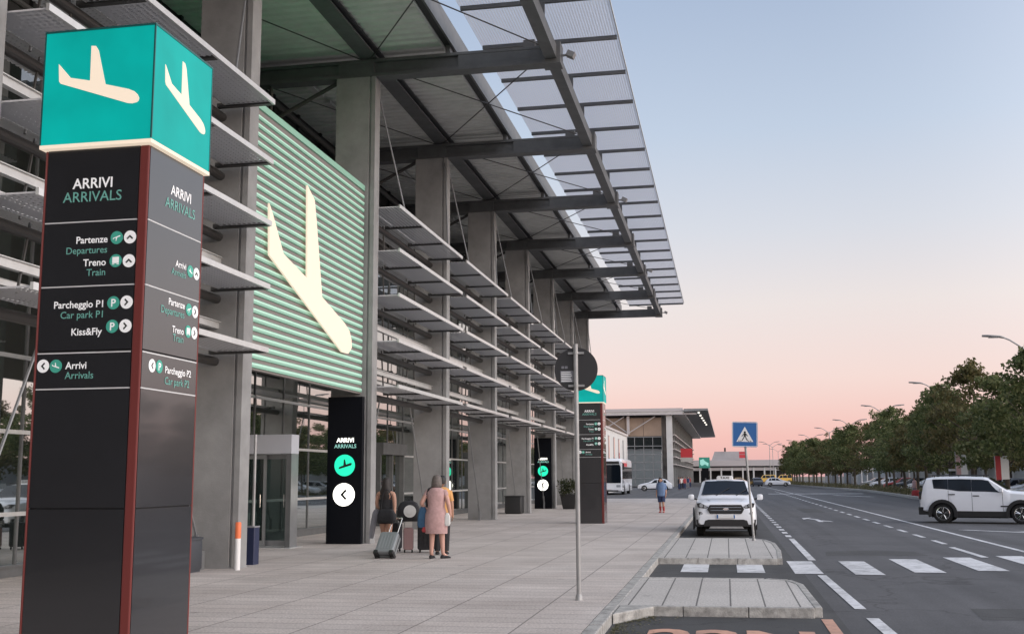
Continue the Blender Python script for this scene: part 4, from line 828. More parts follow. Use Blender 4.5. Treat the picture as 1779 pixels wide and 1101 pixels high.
# ------------------------------------------------------------------ vehicles
def pl(x, pts):
    if x <= pts[0][0]: return pts[0][1]
    for (a, p), (c, q) in zip(pts, pts[1:]):
        if x <= c: return p + (q - p) * (x - a) / (c - a)
    return pts[-1][1]
def vehicle(name, label, cat, loc, rz, P, group=None):
    o = thing(name, label, cat, loc, group, rz)
    Lg, W, top, belt, wr_ = P['L'], P['W'], P['top'], P['belt'], P['R']; ws = P['wheels']; zb0 = P.get('sill', .30); tum = P.get('tumble', .32)
    hw = lambda s: W / 2 * (1 - P.get('nose', .16) * max(0, (.38 - s) / .38) ** 2 - .08 * max(0, (s - Lg + .3) / .3) ** 2)
    ar = wr_ + .06
    def zb(s):
        z = pl(s, P.get('low', [(0, zb0), (Lg, zb0)]))
        for q in ws:
            d = abs(s - q)
            if d < ar: z = max(z, wr_ + math.sqrt(ar * ar - d * d))
        return z
    def sec(s):
        t = pl(s, top); bl = min(pl(s, belt), t - .05); w_ = hw(s); z0 = zb(s)
        wr = w_ - .02 - tum * (t - bl) if t - bl > .12 else w_ - .05
        zm = max(bl * .62, z0 + .04)
        return [(0, z0), (w_ - .05, z0), (w_ - .008, min(z0 + .05, zm)), (w_, zm), (w_ - .02, bl), (wr, t - .05), (wr - .10, t - .004), (wr * .5, t + .012), (0, t + .018)]
    S = sorted(set([round(Lg * i / 64, 3) for i in range(65)] + [q[0] for q in top] + [round(q + d, 3) for q in ws for d in (-ar, ar, -ar * .97, ar * .97, -ar * .8, ar * .8)]))
    S = [s for s in S if 0 <= s <= Lg]
    rings = []
    for s in S:
        h = sec(s); rings.append([(Lg / 2 - s, y, z) for y, z in h] + [(Lg / 2 - s, -y, z) for y, z in reversed(h[1:-1])])
    b = MB(); b.loft(rings); b.f = [tuple(reversed(q)) for q in b.f]; body = b.build('body', P['paint'], o, world=False, smooth=28)
    # dark underside so that the arches read as arches
    b = MB(); b.box(-Lg / 2 + .35, Lg / 2 - .35, -W / 2 + .26, W / 2 - .26, .2, .75); b.build('underbody', 'rubber', o, world=False)
    # side glass, windscreen, rear glass
    def side(s, t, sg, off=.006):
        h = sec(s); p, q = h[4], h[5]; return (Lg / 2 - s, sg * (p[0] + (q[0] - p[0]) * t + off), p[1] + (q[1] - p[1]) * t)
    for sg in (-1, 1):
        for (s0b, s0t, s1b, s1t) in P['glass']:
            b = MB(); n = 8; vs = []
            for i in range(n + 1):
                for j in range(4):
                    f, g = i / n, j / 3; sb = s0b + (s1b - s0b) * f; st = s0t + (s1t - s0t) * f; vs.append(side(sb + (st - sb) * g, .07 + .86 * g, sg))
            fs = [(i * 4 + j, i * 4 + j + 1, i * 4 + j + 5, i * 4 + j + 4) for i in range(n) for j in range(3)]
            b.add(vs, fs if sg < 0 else [tuple(reversed(q)) for q in fs]); b.build('side_window', 'car_glass', o, world=False, smooth=40)
    def across(s0, s1, name, ins=.07):
        b = MB(); n, mm = 6, 8; vs = []
        for i in range(n + 1):
            s = s0 + (s1 - s0) * i / n; h = sec(s); wv = h[6][0] - ins + .06; t = pl(s, top)
            for j in range(mm + 1):
                y = -wv + 2 * wv * j / mm; vs.append((Lg / 2 - s + (.012 if name == 'windscreen' else -.012), y, t + .024 + .012 * (1 - (y / wv) ** 2)))
        b.add(vs, [(i * (mm + 1) + j, i * (mm + 1) + j + 1, (i + 1) * (mm + 1) + j + 1, (i + 1) * (mm + 1) + j) for i in range(n) for j in range(mm)]); return b.build(name, 'car_glass', o, world=False, smooth=40)
    across(*P['screen'], 'windscreen')
    if 'rear' in P: across(*P['rear'], 'rear_window')
    # wheels
    for q in ws:
        for sg in (-1, 1):
            x = Lg / 2 - q; y1 = sg * (W / 2 - .02); y0 = sg * (W / 2 - .24); b = MB()
            prof = [(wr_ - .06, y0), (wr_, y0 + sg * .03), (wr_, y1 - sg * .03), (wr_ - .045, y1), (wr_ * .70, y1 - sg * .005)]
            n = 28; rs = [[(x + r * math.cos(a), y, wr_ + r * math.sin(a)) for a in [2 * math.pi * i / n for i in range(n)]] for r, y in prof]
            b.loft(rs); ty = b.build('wheel', 'rubber', o, world=False, smooth=40)
            b = MB(); yy = y1 - sg * .004
            rs = [[(x + r * math.cos(a), y, wr_ + r * math.sin(a)) for a in [2 * math.pi * i / n for i in range(n)]] for r, y in ((wr_ * .69, yy), (wr_ * .62, yy + sg * .004), (wr_ * .60, yy - sg * .05))]
            b.loft(rs, cap=False)
            for k in range(P.get('spokes', 5)):
                a = 2 * math.pi * k / P.get('spokes', 5) + .3
                for da in (-.16, .16):
                    p0 = Vector((x + .04 * math.cos(a), yy - sg * .012, wr_ + .04 * math.sin(a))); p1 = Vector((x + wr_ * .62 * math.cos(a + da), yy - sg * .004, wr_ + wr_ * .62 * math.sin(a + da))); b.tube(p0, p1, .018, .014, n=5)
            b.tube((x, yy - sg * .03, wr_), (x, yy - sg * .002, wr_), .05, n=12); b.build('rim', 'chrome', ty, world=False, smooth=40)
    # mirrors
    ms = P['mirror']
    for sg in (-1, 1):
        h = sec(ms); b = MB(); x = Lg / 2 - ms; y = sg * h[4][0]; z = h[4][1]
        b.tube((x, y - sg * .03, z + .04), (x - .02, y + sg * .10, z + .08), .025, n=6, mi=1)
        b.loft([[(x - .02 + a * .5, y + sg * yy, z + .11 + c) for a, c in rr_poly(.12 * k, .085 * k, .04 * k)] for yy, k in ((.07, .7), (.10, 1), (.20, 1), (.24, .7))], 0); b.build('mirror', [P['paint'], 'plastic_black'], o, world=False, smooth=50)
    # handles
    for s in P.get('handles', []):
        for sg in (-1, 1):
            h = sec(s); b = MB(); y = sg * (h[3][0] + .002); z = h[4][1] - .12; b.box(Lg / 2 - s - .11, Lg / 2 - s + .11, y - .015, y + .02 * sg, z - .018, z + .018); b.build('door_handle', P.get('trim', P['paint']), o, world=False, bevel=.006)
    # door shut lines
    b = MB()
    for s in P.get('lines', []):
        for sg in (-1, 1):
            h = sec(s)
            for k in (2, 3):
                p, q = h[k], h[k + 1]; b.add([(Lg / 2 - s - .006, sg * (p[0] + .004), p[1]), (Lg / 2 - s + .006, sg * (p[0] + .004), p[1]), (Lg / 2 - s + .006, sg * (q[0] + .004), q[1]), (Lg / 2 - s - .006, sg * (q[0] + .004), q[1])], [(0, 1, 2, 3)])
    if b.v: b.build('shut_line', 'ink', body, world=False)
    if P.get('clad'):
        for q in ws:
            for sg in (-1, 1):
                b = MB(); n = 16; y = sg * (hw(q) + .004); r0, r1 = ar - .02, ar + .10; a0 = -.28
                po = [(r1 * math.cos(a0 + (math.pi - 2 * a0) * i / n), r1 * math.sin(a0 + (math.pi - 2 * a0) * i / n)) for i in range(n + 1)] + [(r0 * math.cos(a0 + (math.pi - 2 * a0) * (n - i) / n), r0 * math.sin(a0 + (math.pi - 2 * a0) * (n - i) / n)) for i in range(n + 1)]
                b.prism(po, (Lg / 2 - q, y - .03, wr_), X_, Z_, -.03 if sg > 0 else .0, .04 if sg < 0 else .012); b.build('wheel_arch', 'plastic_black', o, world=False)
        b = MB()
        for sg in (-1, 1):
            y = sg * W / 2; b.box(Lg / 2 - ws[1] + ar + .03, Lg / 2 - ws[0] - ar - .03, y - .03, y + .012, .24, .44); b.box(Lg / 2 - ws[1] + ar + .03, Lg / 2 - ws[0] - ar - .03, y - .25 * sg - .2, y - .25 * sg + .2, .20, .30)
        b.build('side_skirt', 'plastic_black', o, world=False, bevel=.01)
        b = MB(); wv = W / 2 - .06; b.loft([[(-Lg / 2 + x, y, z) for y, z in ((-wv, .30), (wv, .30), (wv + .03, .58), (-wv - .03, .58))] for x in (-.07, .45)]); b.build('rear_bumper', 'plastic_black', o, world=False, bevel=.02)
    return o, sec, hw
# --- the taxi parked in the bay, facing the camera
TX = dict(L=4.1, W=1.77, R=.335, wheels=(.82, 3.34), paint='car_white', clad=True, spokes=5, mirror=1.22, nose=.13, tumble=.30, sill=.30,
          top=[(0, .60), (.03, .80), (.08, .93), (.16, .985), (.5, 1.045), (1.02, 1.10), (1.25, 1.22), (1.80, 1.565), (2.1, 1.615), (2.8, 1.635), (3.5, 1.59), (3.75, 1.52), (3.98, 1.12), (4.06, .98), (4.1, .7)],
          belt=[(0, .55), (.12, .88), (.9, 1.0), (4.1, 1.08)], low=[(0, .36), (.3, .30), (3.8, .30), (4.1, .40)], glass=[(1.35, 1.86, 2.25, 2.25), (2.33, 2.33, 3.1, 3.1), (3.17, 3.17, 3.72, 3.58)], screen=(1.16, 1.80), rear=(3.97, 3.72),
          handles=(2.15, 3.0), lines=(1.2, 2.29, 3.2), trim='car_white')
tx, sec, hw = vehicle('taxi', 'white compact taxi with a roof sign parked in the bay facing the camera', 'taxi', (-.05, 35.2, RZ), R(-90), TX)
F = Vector((2.05, 0, 0)); YM, ZZ = Vector((0, 1, 0)), Z_              # fascia plane, looking at the nose from the front: U = +Y, V = +Z, normal +X
def fas(name, poly, d0, d1, k, par=tx, dx=0.0): b = MB(); b.prism(poly, F + X_ * dx, YM, ZZ, d0, d1); return b.build(name, k, par, world=False, bevel=.008)
gr = fas('grille', [(-.53, .80), (-.45, .665), (.45, .665), (.53, .80), (.45, .92), (-.45, .92)], -.06, .03, 'plastic_black')
fas('slat', [(-.44, .84), (.44, .84), (.44, .852), (-.44, .852)], .03, .042, 'chrome', gr); fas('slat', [(-.44, .755), (.44, .755), (.44, .765), (-.44, .765)], .03, .042, 'chrome', gr)
fas('emblem', [(.085 * math.cos(R(a)), .80 + .036 * math.sin(R(a))) for a in range(0, 360, 20)], .03, .05, 'chrome', gr)
for s in (-1, 1):
    hl = fas('headlight', [(s * .50, .86), (s * .56, .80), (s * .80, .85), (s * .83, .96), (s * .72, .975)], -.30, -.035, 'plastic_black')
    for u, v, r in ((.58, .865, .045), (.70, .90, .055)):
        b = MB(); b.disc(F + YM * s * u + ZZ * v, YM, ZZ, r, -.05, -.025, 16); b.build('lamp', 'lamp_glass', hl, world=False)
    fg = fas('fog_light', [(s * .56, .70), (s * .78, .72), (s * .76, .58), (s * .64, .57)], -.22, -.02, 'plastic_black')
    b = MB(); b.disc(F + YM * s * .69 + ZZ * .645, YM, ZZ, .045, -.03, -.012, 14); b.build('lamp', 'lamp_glass', fg, world=False)
fas('intake', [(-.60, .47), (-.66, .30), (.66, .30), (.60, .47), (.50, .50), (-.50, .50)], -.12, .015, 'plastic_black')
for s in (-1, 1): fas('bumper_corner', [(s * .62, .47), (s * .60, .29), (s * .83, .29), (s * .86, .50)], -.34, -.06, 'plastic_black')
fas('skid_plate', [(-.45, .30), (-.5, .24), (.5, .24), (.45, .30)], -.12, .02, 'pole_grey')
pt = fas('number_plate', [(-.26, .53), (.26, .53), (.26, .64), (-.26, .64)], .0, .045, 'white_paint')
for s in (-1, 1): fas('band', [(s * .222, .532), (s * .258, .532), (s * .258, .638), (s * .222, .638)], .045, .047, 'sign_blue', pt)
b = MB()
for s in (-1, 1): b.tube((-1.35, s * .60, 1.66), (.15, s * .60, 1.67), .018, n=6)
b.build('roof_rail', 'plastic_black', tx, world=False)
b = MB(); b.loft([[(.10 + x, y * k, z) for x, y in rr_poly(.07, .26, .03)] for z, k in ((1.63, 1), (1.72, .95), (1.76, .8))]); rs_ = b.build('roof_sign', 'white_paint', tx, world=False, smooth=40)
b = MB(); b.text('TAXI', .10, (.172, 0, 1.665), YM, ZZ, 'CENTER', .02, .003, sx=1.25); b.build('lettering', 'ink', rs_, world=False)
for y_ in (-.28, .32):
    b = MB(); b.tube((.94, y_, 1.165), (.62, y_ + .42, 1.40) if y_ < 0 else (.66, y_ + .36, 1.375), .010, n=5); b.build('wiper', 'plastic_black', tx, world=False)
b = MB()
for s in (-1, 1): b.tube((1.82, s * .44, 1.030), (1.05, s * .66, 1.088), .006, n=4)
b.build('bonnet_crease', 'pole_grey', tx, world=False)
b = MB(); b.box(.62, .66, -.30, -.20, 1.20, 1.235); b.build('badge', 'white_paint', tx, world=False)
# --- boxy off-roader driving off to the right
JP = dict(L=4.24, W=1.80, R=.35, wheels=(.83, 3.46), paint='car_white', clad=True, spokes=5, mirror=1.42, nose=.10, tumble=.20, sill=.34,
          top=[(0, .70), (.03, .98), (.10, 1.05), (.25, 1.09), (1.15, 1.16), (1.30, 1.22), (1.85, 1.60), (2.05, 1.65), (2.8, 1.68), (3.75, 1.66), (4.0, 1.62), (4.12, 1.35), (4.18, 1.05), (4.24, .72)],
          belt=[(0, .65), (.2, 1.0), (1.2, 1.08), (1.6, 1.10), (2.9, 1.12), (3.35, 1.20), (4.24, 1.26)], low=[(0, .36), (4.24, .42)], glass=[(1.50, 1.86, 2.44, 2.44), (2.445, 2.445, 3.24, 3.24), (3.245, 3.245, 3.74, 3.78)], screen=(1.24, 1.86), rear=(4.10, 3.98),
          handles=(2.30, 3.12), lines=(1.42, 2.44, 3.24), trim='plastic_black')
jp, sec, hw = vehicle('off_roader', 'boxy white off-roader with black wheel arches driving away to the right', 'car', (9.30, 43.7, RZ), R(-17.5), JP)
b = MB()
for s in (-1, 1): b.tube((-1.65, s * .62, 1.73), (.15, s * .62, 1.73), .02, n=6); [b.tube((x, s * .62, 1.66), (x, s * .62, 1.73), .02, n=6) for x in (-1.6, -.75, .1)]
b.build('roof_rail', 'plastic_black', jp, world=False)
for s in (-1, 1):
    b = MB(); b.box(-2.16, -2.02, s * .74 - .09, s * .74 + .09, .86, 1.14); tl = b.build('tail_light', 'plastic_black', jp, world=False, bevel=.02); b = MB(); b.box(-2.17, -2.15, s * .74 - .06, s * .74 + .06, .90, 1.10); b.build('lens', 'sign_red', tl, world=False)
    b = MB(); b.box(1.98, 2.14, s * .60 - .1, s * .60 + .1, .80, .98); b.build('headlight', 'lamp_glass', jp, world=False, bevel=.03)
    h = sec(1.45); y = s * (h[3][0] + .003); b = MB(); b.box(.62, 1.02, y - .004, y + .004, .60, .645); b.build('badge', 'ink', jp, world=False)
b = MB(); b.box(2.06, 2.16, -.55, .55, .78, .98); b.build('grille', 'plastic_black', jp, world=False, bevel=.02)
b = MB(); b.box(-2.22, -2.10, -.26, .26, .70, .82); b.build('number_plate', 'white_paint', jp, world=False)
b = MB(); b.lathe([(.03, 0), (.02, .06), (.004, .11)], (-1.75, 0, 1.66), 8); b.build('aerial', 'plastic_black', jp, world=False)
# --- distant cars share two simpler shapes
HB = dict(L=4.2, W=1.75, R=.31, wheels=(.80, 3.35), paint='car_white', mirror=1.45, nose=.2, spokes=5,
          top=[(0, .58), (.06, .72), (.3, .84), (1.1, .98), (1.35, 1.06), (2.05, 1.42), (2.5, 1.48), (3.2, 1.46), (3.7, 1.30), (4.0, 1.02), (4.2, .75)], belt=[(0, .5), (.3, .80), (1.2, .92), (4.2, .98)],
          glass=[(1.55, 2.05, 2.4, 2.4), (2.46, 2.46, 3.1, 3.1), (3.16, 3.16, 3.6, 3.45)], screen=(1.32, 2.03), rear=(3.98, 3.45), handles=(2.3, 3.0))
VN = dict(HB, L=4.9, W=1.9, paint='car_yellow', wheels=(.9, 3.9), R=.33, tumble=.12, mirror=1.3, top=[(0, .7), (.08, .95), (.8, 1.15), (1.1, 1.3), (1.7, 1.98), (2.0, 2.05), (4.7, 2.05), (4.8, 1.9), (4.9, 1.0)], belt=[(0, .6), (.8, 1.05), (1.2, 1.2), (4.9, 1.2)],
          glass=[(1.35, 1.75, 2.3, 2.3), (2.4, 2.4, 3.4, 3.4), (3.5, 3.5, 4.55, 4.55)], screen=(1.05, 1.68), handles=(2.2,)); VN.pop('rear')
vehicle('hatchback', 'white hatchback seen side on by the far terminal, heading left', 'car', (-8.7, 139, RZ), R(180), HB)
vehicle('hatchback', 'white hatchback crossing side on at the end of the road', 'car', (8.5, 194, RZ), R(0), HB)
vehicle('van', 'yellow van parked under the far canopy, nearest to the crossing sign', 'van', (9.9, 290, RZ), R(180), VN, 'yellow vans under the far canopy')
vehicle('van', 'yellow van parked under the far canopy, nearest to the row of trees', 'van', (14.2, 292, RZ), R(180), VN, 'yellow vans under the far canopy')
vehicle('hatchback', 'yellow hatchback just visible behind the roof of the parked taxi', 'car', (2.2, 205, RZ), R(90), dict(HB, paint='car_yellow'))
vehicle('hatchback', 'dark hatchback between the yellow vehicles at the end of the road', 'car', (5.0, 198, RZ), R(100), dict(HB, paint='car_dark'))
tone = ['car_white', 'car_white', 'car_silver', 'car_white', 'car_dark', 'car_white', 'car_red', 'car_white']
proto = {}
for i in range(20):
    k = tone[i % 8]; x = 20.2 + rr.uniform(-.3, .3) + (.5 if i % 2 else 0); y = 66 + i * 5.2; rz = R(180 + rr.uniform(-4, 4))
    lab = '%s parked beneath the trees, half hidden by trunks and low plants' % {'car_white': 'white hatchback', 'car_silver': 'silver grey hatchback', 'car_dark': 'dark blue hatchback', 'car_red': 'red hatchback'}[k]
    if k not in proto: proto[k] = vehicle('hatchback', lab, 'car', (x, y, RZ), rz, dict(HB, paint=k), 'cars parked beneath the trees')[0]
    else: c = copy_tree(proto[k]); c.location = (x, y, RZ); c.rotation_euler.z = rz
# --- coach
bo = thing('coach', 'white coach with a big dark windscreen parked beyond the distant totem', 'bus', (-11.4, 116, RZ))
b = MB(); sh = [(-.0, .35, .97, 0), (.12, .30, 1, 0), (11.8, .30, 1, 0), (12, .4, .97, 0)]
rg = []
for yy, z0, k, _ in [(0, .42, .96, 0), (.10, .32, 1, 0), (.5, .30, 1, 0), (11.6, .30, 1, 0), (12, .45, .96, 0)]:
    zt = 3.55 - (.22 if yy == 0 else .06 if yy == .10 else 0)
    rg.append([(-11.4 + x * 1.28 * k, 110 + yy, RZ + z) for x, z in ((-1, z0), (1, z0), (1, z0 + .3), (1, zt - .35), (.97, zt - .12), (.86, zt), (-.86, zt), (-.97, zt - .12), (-1, zt - .35), (-1, z0 + .3))])
b.loft(rg); b.build('body', 'car_white', bo, smooth=35, bevel=.03)
b = MB(); b.prism([(-1.16, 1.15), (1.16, 1.15), (1.2, 1.4), (1.15, 2.75), (1.05, 2.95), (-1.05, 2.95), (-1.15, 2.75), (-1.2, 1.4)], (-11.4, 109.99, RZ), X_, Z_, -.05, .02); b.build('windscreen', 'car_glass', bo)
b = MB(); b.prism([(-1.05, 3.0), (1.05, 3.0), (1.0, 3.28), (-1.0, 3.28)], (-11.4, 109.99, RZ), X_, Z_, -.05, .02); b.build('destination_sign', 'plastic_black', bo)
b = MB()
for k in range(6): b.box(-10.125, -10.11, 111.6 + k * 1.7, 113.2 + k * 1.7, RZ + 1.55, RZ + 2.75)
b.box(-10.125, -10.11, 110.5, 111.5, RZ + .7, RZ + 2.75); b.build('side_window', 'car_glass', bo)
b = MB(); b.box(-10.124, -10.112, 111.5, 116, RZ + 2.78, RZ + 3.15); b.build('livery', 'sign_red', bo)
for s in (-1, 1):
    b = MB(); b.prism(rr_poly(.2, .11, .05), (-11.4 + s * .92, 110, RZ + .85), X_, Z_, -.1, .02); b.build('headlight', 'lamp_glass', bo)
    b = MB(); b.path([(-11.4 + s * 1.15, 110.1, RZ + 3.2), (-11.4 + s * 1.45, 109.7, RZ + 3.05)], .03, n=6); b.box(-11.4 + s * 1.45 - .09, -11.4 + s * 1.45 + .09, 109.6, 109.75, RZ + 2.45, RZ + 3.05); b.build('mirror', 'plastic_black', bo)
    for yy in (112.6, 118.6): b = MB(); b.tube((-11.4 + s * 1.0, yy, RZ + .5), (-11.4 + s * 1.3, yy, RZ + .5), .5, n=24); b.build('wheel', 'rubber', bo)
b = MB(); b.box(-11.66, -11.14, 109.94, 109.99, RZ + .48, RZ + .60); b.build('number_plate', 'white_paint', bo)
b = MB(); b.box(-12.3, -10.5, 109.95, 110.2, RZ + .34, RZ + .46); b.build('lower_grille', 'plastic_black', bo)

# ------------------------------------------------------------------ buildings in the distance
wbd = thing('white_building', 'low white building with tall narrow windows behind the coach', 'building', (-19, 124, 0))
b = MB(); b.box(-26, -13.0, 92, 150, -.3, 7.0); b.build('wall', 'facade_white', wbd)
b = MB(); b.box(-26.1, -12.85, 91.9, 150.1, 7.0, 7.25); b.build('roof', 'roof_light', wbd)
for k in range(9):
    b = MB(); y = 95 + k * 6; b.box(-13.02, -12.95, y, y + 1.3, 3.2, 6.3); fr = b.build('window', 'steel_grey', wbd); b = MB(); b.box(-12.96, -12.94, y + .1, y + 1.2, 3.3, 6.2); b.build('pane', 'glass_facade', fr)
b = MB(); b.box(-13.0, -12.97, 92, 150, 2.5, 2.62); b.box(-13.0, -12.97, 148.3, 148.9, -.2, 7.0); b.build('trim', 'roof_light', wbd)

t2 = thing('terminal_building', 'distant twin terminal with brown upper panels, glass front and lit canopy edge', 'terminal', (-15, 250, 0))
b = MB(); b.box(-40, -10.6, 190.6, 318, -.2, 12.0); b.build('wall', 'wall_dark', t2)
for k in range(7):
    b = MB(); x0 = -10.62 - k * 3.1; b.box(x0 - 3.04, x0, 190.4, 190.6, 8.5, 11.6); b.build('cladding_panel', 'facade_brown', t2)
b = MB()
for k in range(14): b.box(-10.6 - k * 1.55 - .04, -10.6 - k * 1.55 + .04, 190.3, 190.5, 0, 8.4)
for z in (.1, 1.4, 2.8, 4.1, 5.4, 6.8, 8.35): b.box(-33, -10.6, 190.25, 190.5, z - .07, z + .07)
fr = b.build('window', 'steel_grey', t2); b = MB(); b.box(-33, -10.6, 190.52, 190.6, 0, 8.4); b.build('pane', 'glass_facade', fr)
b = MB()
for xx in (-21.5, -16.2): b.box(xx - .22, xx + .22, 189.4, 189.9, 8.8, 11.9); b.tube((xx, 189.7, 8.9), (xx - 4, 189.7, 11.8), .1); b.tube((xx + 4.6, 189.7, 11.8), (xx, 189.7, 9.0), .1)
b.build('brace', 'roof_light', t2)
for k in range(16):
    y = 189.4 + k * 7.75; b = MB(); b.box(-9.75, -8.75, y, y + .5, -.1, 12.2); b.build('column', 'facade_white' if k == 0 else 'concrete', t2)
b = MB(); b.box(-42, -6.9, 188.8, 320, 12.55, 13.1); b.box(-42, -6.9, 188.6, 188.8, 12.0, 12.3); b.build('roof', 'roof_light', t2)
b = MB(); b.box(-41.5, -6.8, 189, 320, 12.28, 12.55); b.build('soffit', 'soffit_metal', t2)
b = MB(); b.loft([[(-6.7, y, 12.5), (-2.7, y, 12.62), (-2.7, y, 12.95), (-6.7, y, 12.95)] for y in (188.5, 320)]); b.build('canopy', 'steel_grey', t2)
b = MB(); b.box(-42, -4.6, 189.2, 189.5, 12.0, 12.28); b.build('beam', 'roof_light', t2)
for k in range(6): b = MB(); ell(b, (-4.3 + k * .10, 192 + k * 9.0, 12.42), (.2, .2, .14), 0, 12, 8); b.build('lamp', 'lamp_lit', t2)
for z in (3.6, 4.9, 6.2, 7.5, 8.6):
    b = MB()
    for k in range(15): b.box(-9.6, -8.35, 190.1 + k * 7.75, 197 + k * 7.75, z, z + .13)
    b.build('louver', 'roof_light', t2)
b = MB(); b.box(-8.4, -6.2, 214, 214.4, 5.2, 6.9); b.build('sign_box', 'sign_red', t2); b = MB(); b.box(-8.4, -6.2, 214, 214.4, 4.4, 5.2); b.build('sign_box', 'facade_white', t2)
gs = thing('lit_sign', 'green lit sign on a dark trunk beside the distant twin terminal', 'sign', (-3.9, 214, RZ))
b = MB(); b.box(-4.55, -3.25, 213.8, 214.3, -.1, 3.9); b.build('trunk', 'sign_black', gs)
b = MB(); b.box(-5.0, -3.0, 213.7, 214.4, 3.2, 5.2); bx = b.build('sign_box', 'icon_teal', gs)
b = MB(); b.prism([(-4.8, 3.9), (-4.5, 3.6), (-3.9, 3.9), (-3.3, 3.5), (-3.2, 4.1), (-3.9, 4.5), (-4.2, 4.9), (-4.8, 4.7)], (0, 213.7, 0), X_, Z_, 0, .03); b.build('glyph', 'led_teal', bx)
fb = thing('far_terminal', 'low pale hall with a long dark colonnade closing the view', 'building', (3, 335, 0))
b = MB(); b.box(-40, 18.5, 332, 334, 4.6, 6.2); b.build('roof', 'roof_light', fb)
b = MB(); b.box(-40, 18.0, 332.5, 334, 4.2, 4.6); b.build('eave', 'wall_dark', fb)
b = MB(); b.box(-40, 17, 338, 360, -.2, 5.0); b.build('wall', 'wall_dark', fb)
b = MB(); b.box(-40, 18.3, 333, 360, 6.2, 6.35); b.prism([(-4.2, 6.3), (6.6, 6.3), (5.6, 8.9), (-3.2, 8.9)], (0, 336, 0), X_, Z_, 0, -14); b.build('hall', 'facade_grey', fb)
for k in range(13): b = MB(); x = -20 + k * 3.1; b.box(x - .22, x + .22, 332.6, 333.2, -.2, 4.2); b.build('column', 'facade_white', fb)
b = MB(); b.box(-40, 17.5, 332.7, 333.1, 3.3, 4.2); b.build('beam', 'roof_light', fb)
b = MB(); b.box(3.9, 6.2, 331.6, 332, 6.9, 7.9); b.box(3.9, 6.2, 331.6, 332, 8.0, 8.7); b.build('sign_box', 'sign_red', fb)
b = MB(); b.box(-.4, .1, 335, 335.6, 8.9, 10.0); b.build('vent', 'plastic_black', fb)
# small figures waiting by the twin terminal
sp = [('skin_tan', 'cloth_black', 'cloth_navy'), ('skin_pale', 'cloth_white', 'cloth_black'), ('skin_tan', 'cloth_red', 'cloth_navy'), ('skin_pale', 'cloth_navy', 'cloth_grey')]
fp = []
for i in range(11):
    x = -6.6 + rr.uniform(-.9, .9) - i * .0; y = 150 + i * 3.4
    if i < 4:
        c = ['black', 'white', 'red', 'navy'][i]; H = 1.7
        o, J, hc = person('tiny person in a %s top standing by the twin terminal' % c, (x, y, RZ), H, rr.uniform(0, 6), sp[i][0], 'cloth_black', group='people waiting by the twin terminal', fingers=False)
        garment(o, 'top', sp[i][1], [(0, -.01 * H, .85 * H, .06 * H, .05 * H), (0, 0, .80 * H, .13 * H, .08 * H), (0, 0, .5 * H, .12 * H, .09 * H)])
        for n in 'lr': sleeve(o, 'trouser_leg', sp[i][2], [(Vector(J['hip' + n][:3]) + Z_ * .05, .11), (Vector(J['an' + n][:3]), .065)])
        b = MB(); ell(b, hc + Vector((0, -.014, .02)), (.085, .1, .105), 0, 12, 8); b.build('hair', 'hair_dark', o, world=False, smooth=70); fp.append(o)
    else: c = copy_tree(fp[i % 4]); c.location = (x, y, RZ); c.rotation_euler.z = rr.uniform(0, 6)
H = 1.6
o, J, hc = person('person in a pale pink top beside the red bag on the planted verge', (14.5, 92, RZ), H, R(120), 'skin_tan', 'cloth_white', fingers=False)
garment(o, 'top', 'cloth_pink', [(0, -.01 * H, .85 * H, .06 * H, .05 * H), (0, 0, .80 * H, .13 * H, .08 * H), (0, 0, .48 * H, .125 * H, .09 * H)])
for n in 'lr': sleeve(o, 'trouser_leg', 'cloth_grey', [(Vector(J['hip' + n][:3]) + Z_ * .05, .11), (Vector(J['an' + n][:3]), .065)])
b = MB(); ell(b, hc + Vector((0, -.014, .02)), (.085, .1, .105), 0, 12, 8); b.build('hair', 'hair_dark', o, world=False, smooth=70)
sack('shopping_bag', 'bright red bag standing on the verge beside the person in pale pink', 'bag', (14.35, 90.6, RZ), 0, 'cloth_red', [(.0, .3, .18), (.1, .33, .2), (.5, .30, .15), (.6, .2, .08)], 'cloth_red', .15, .12)

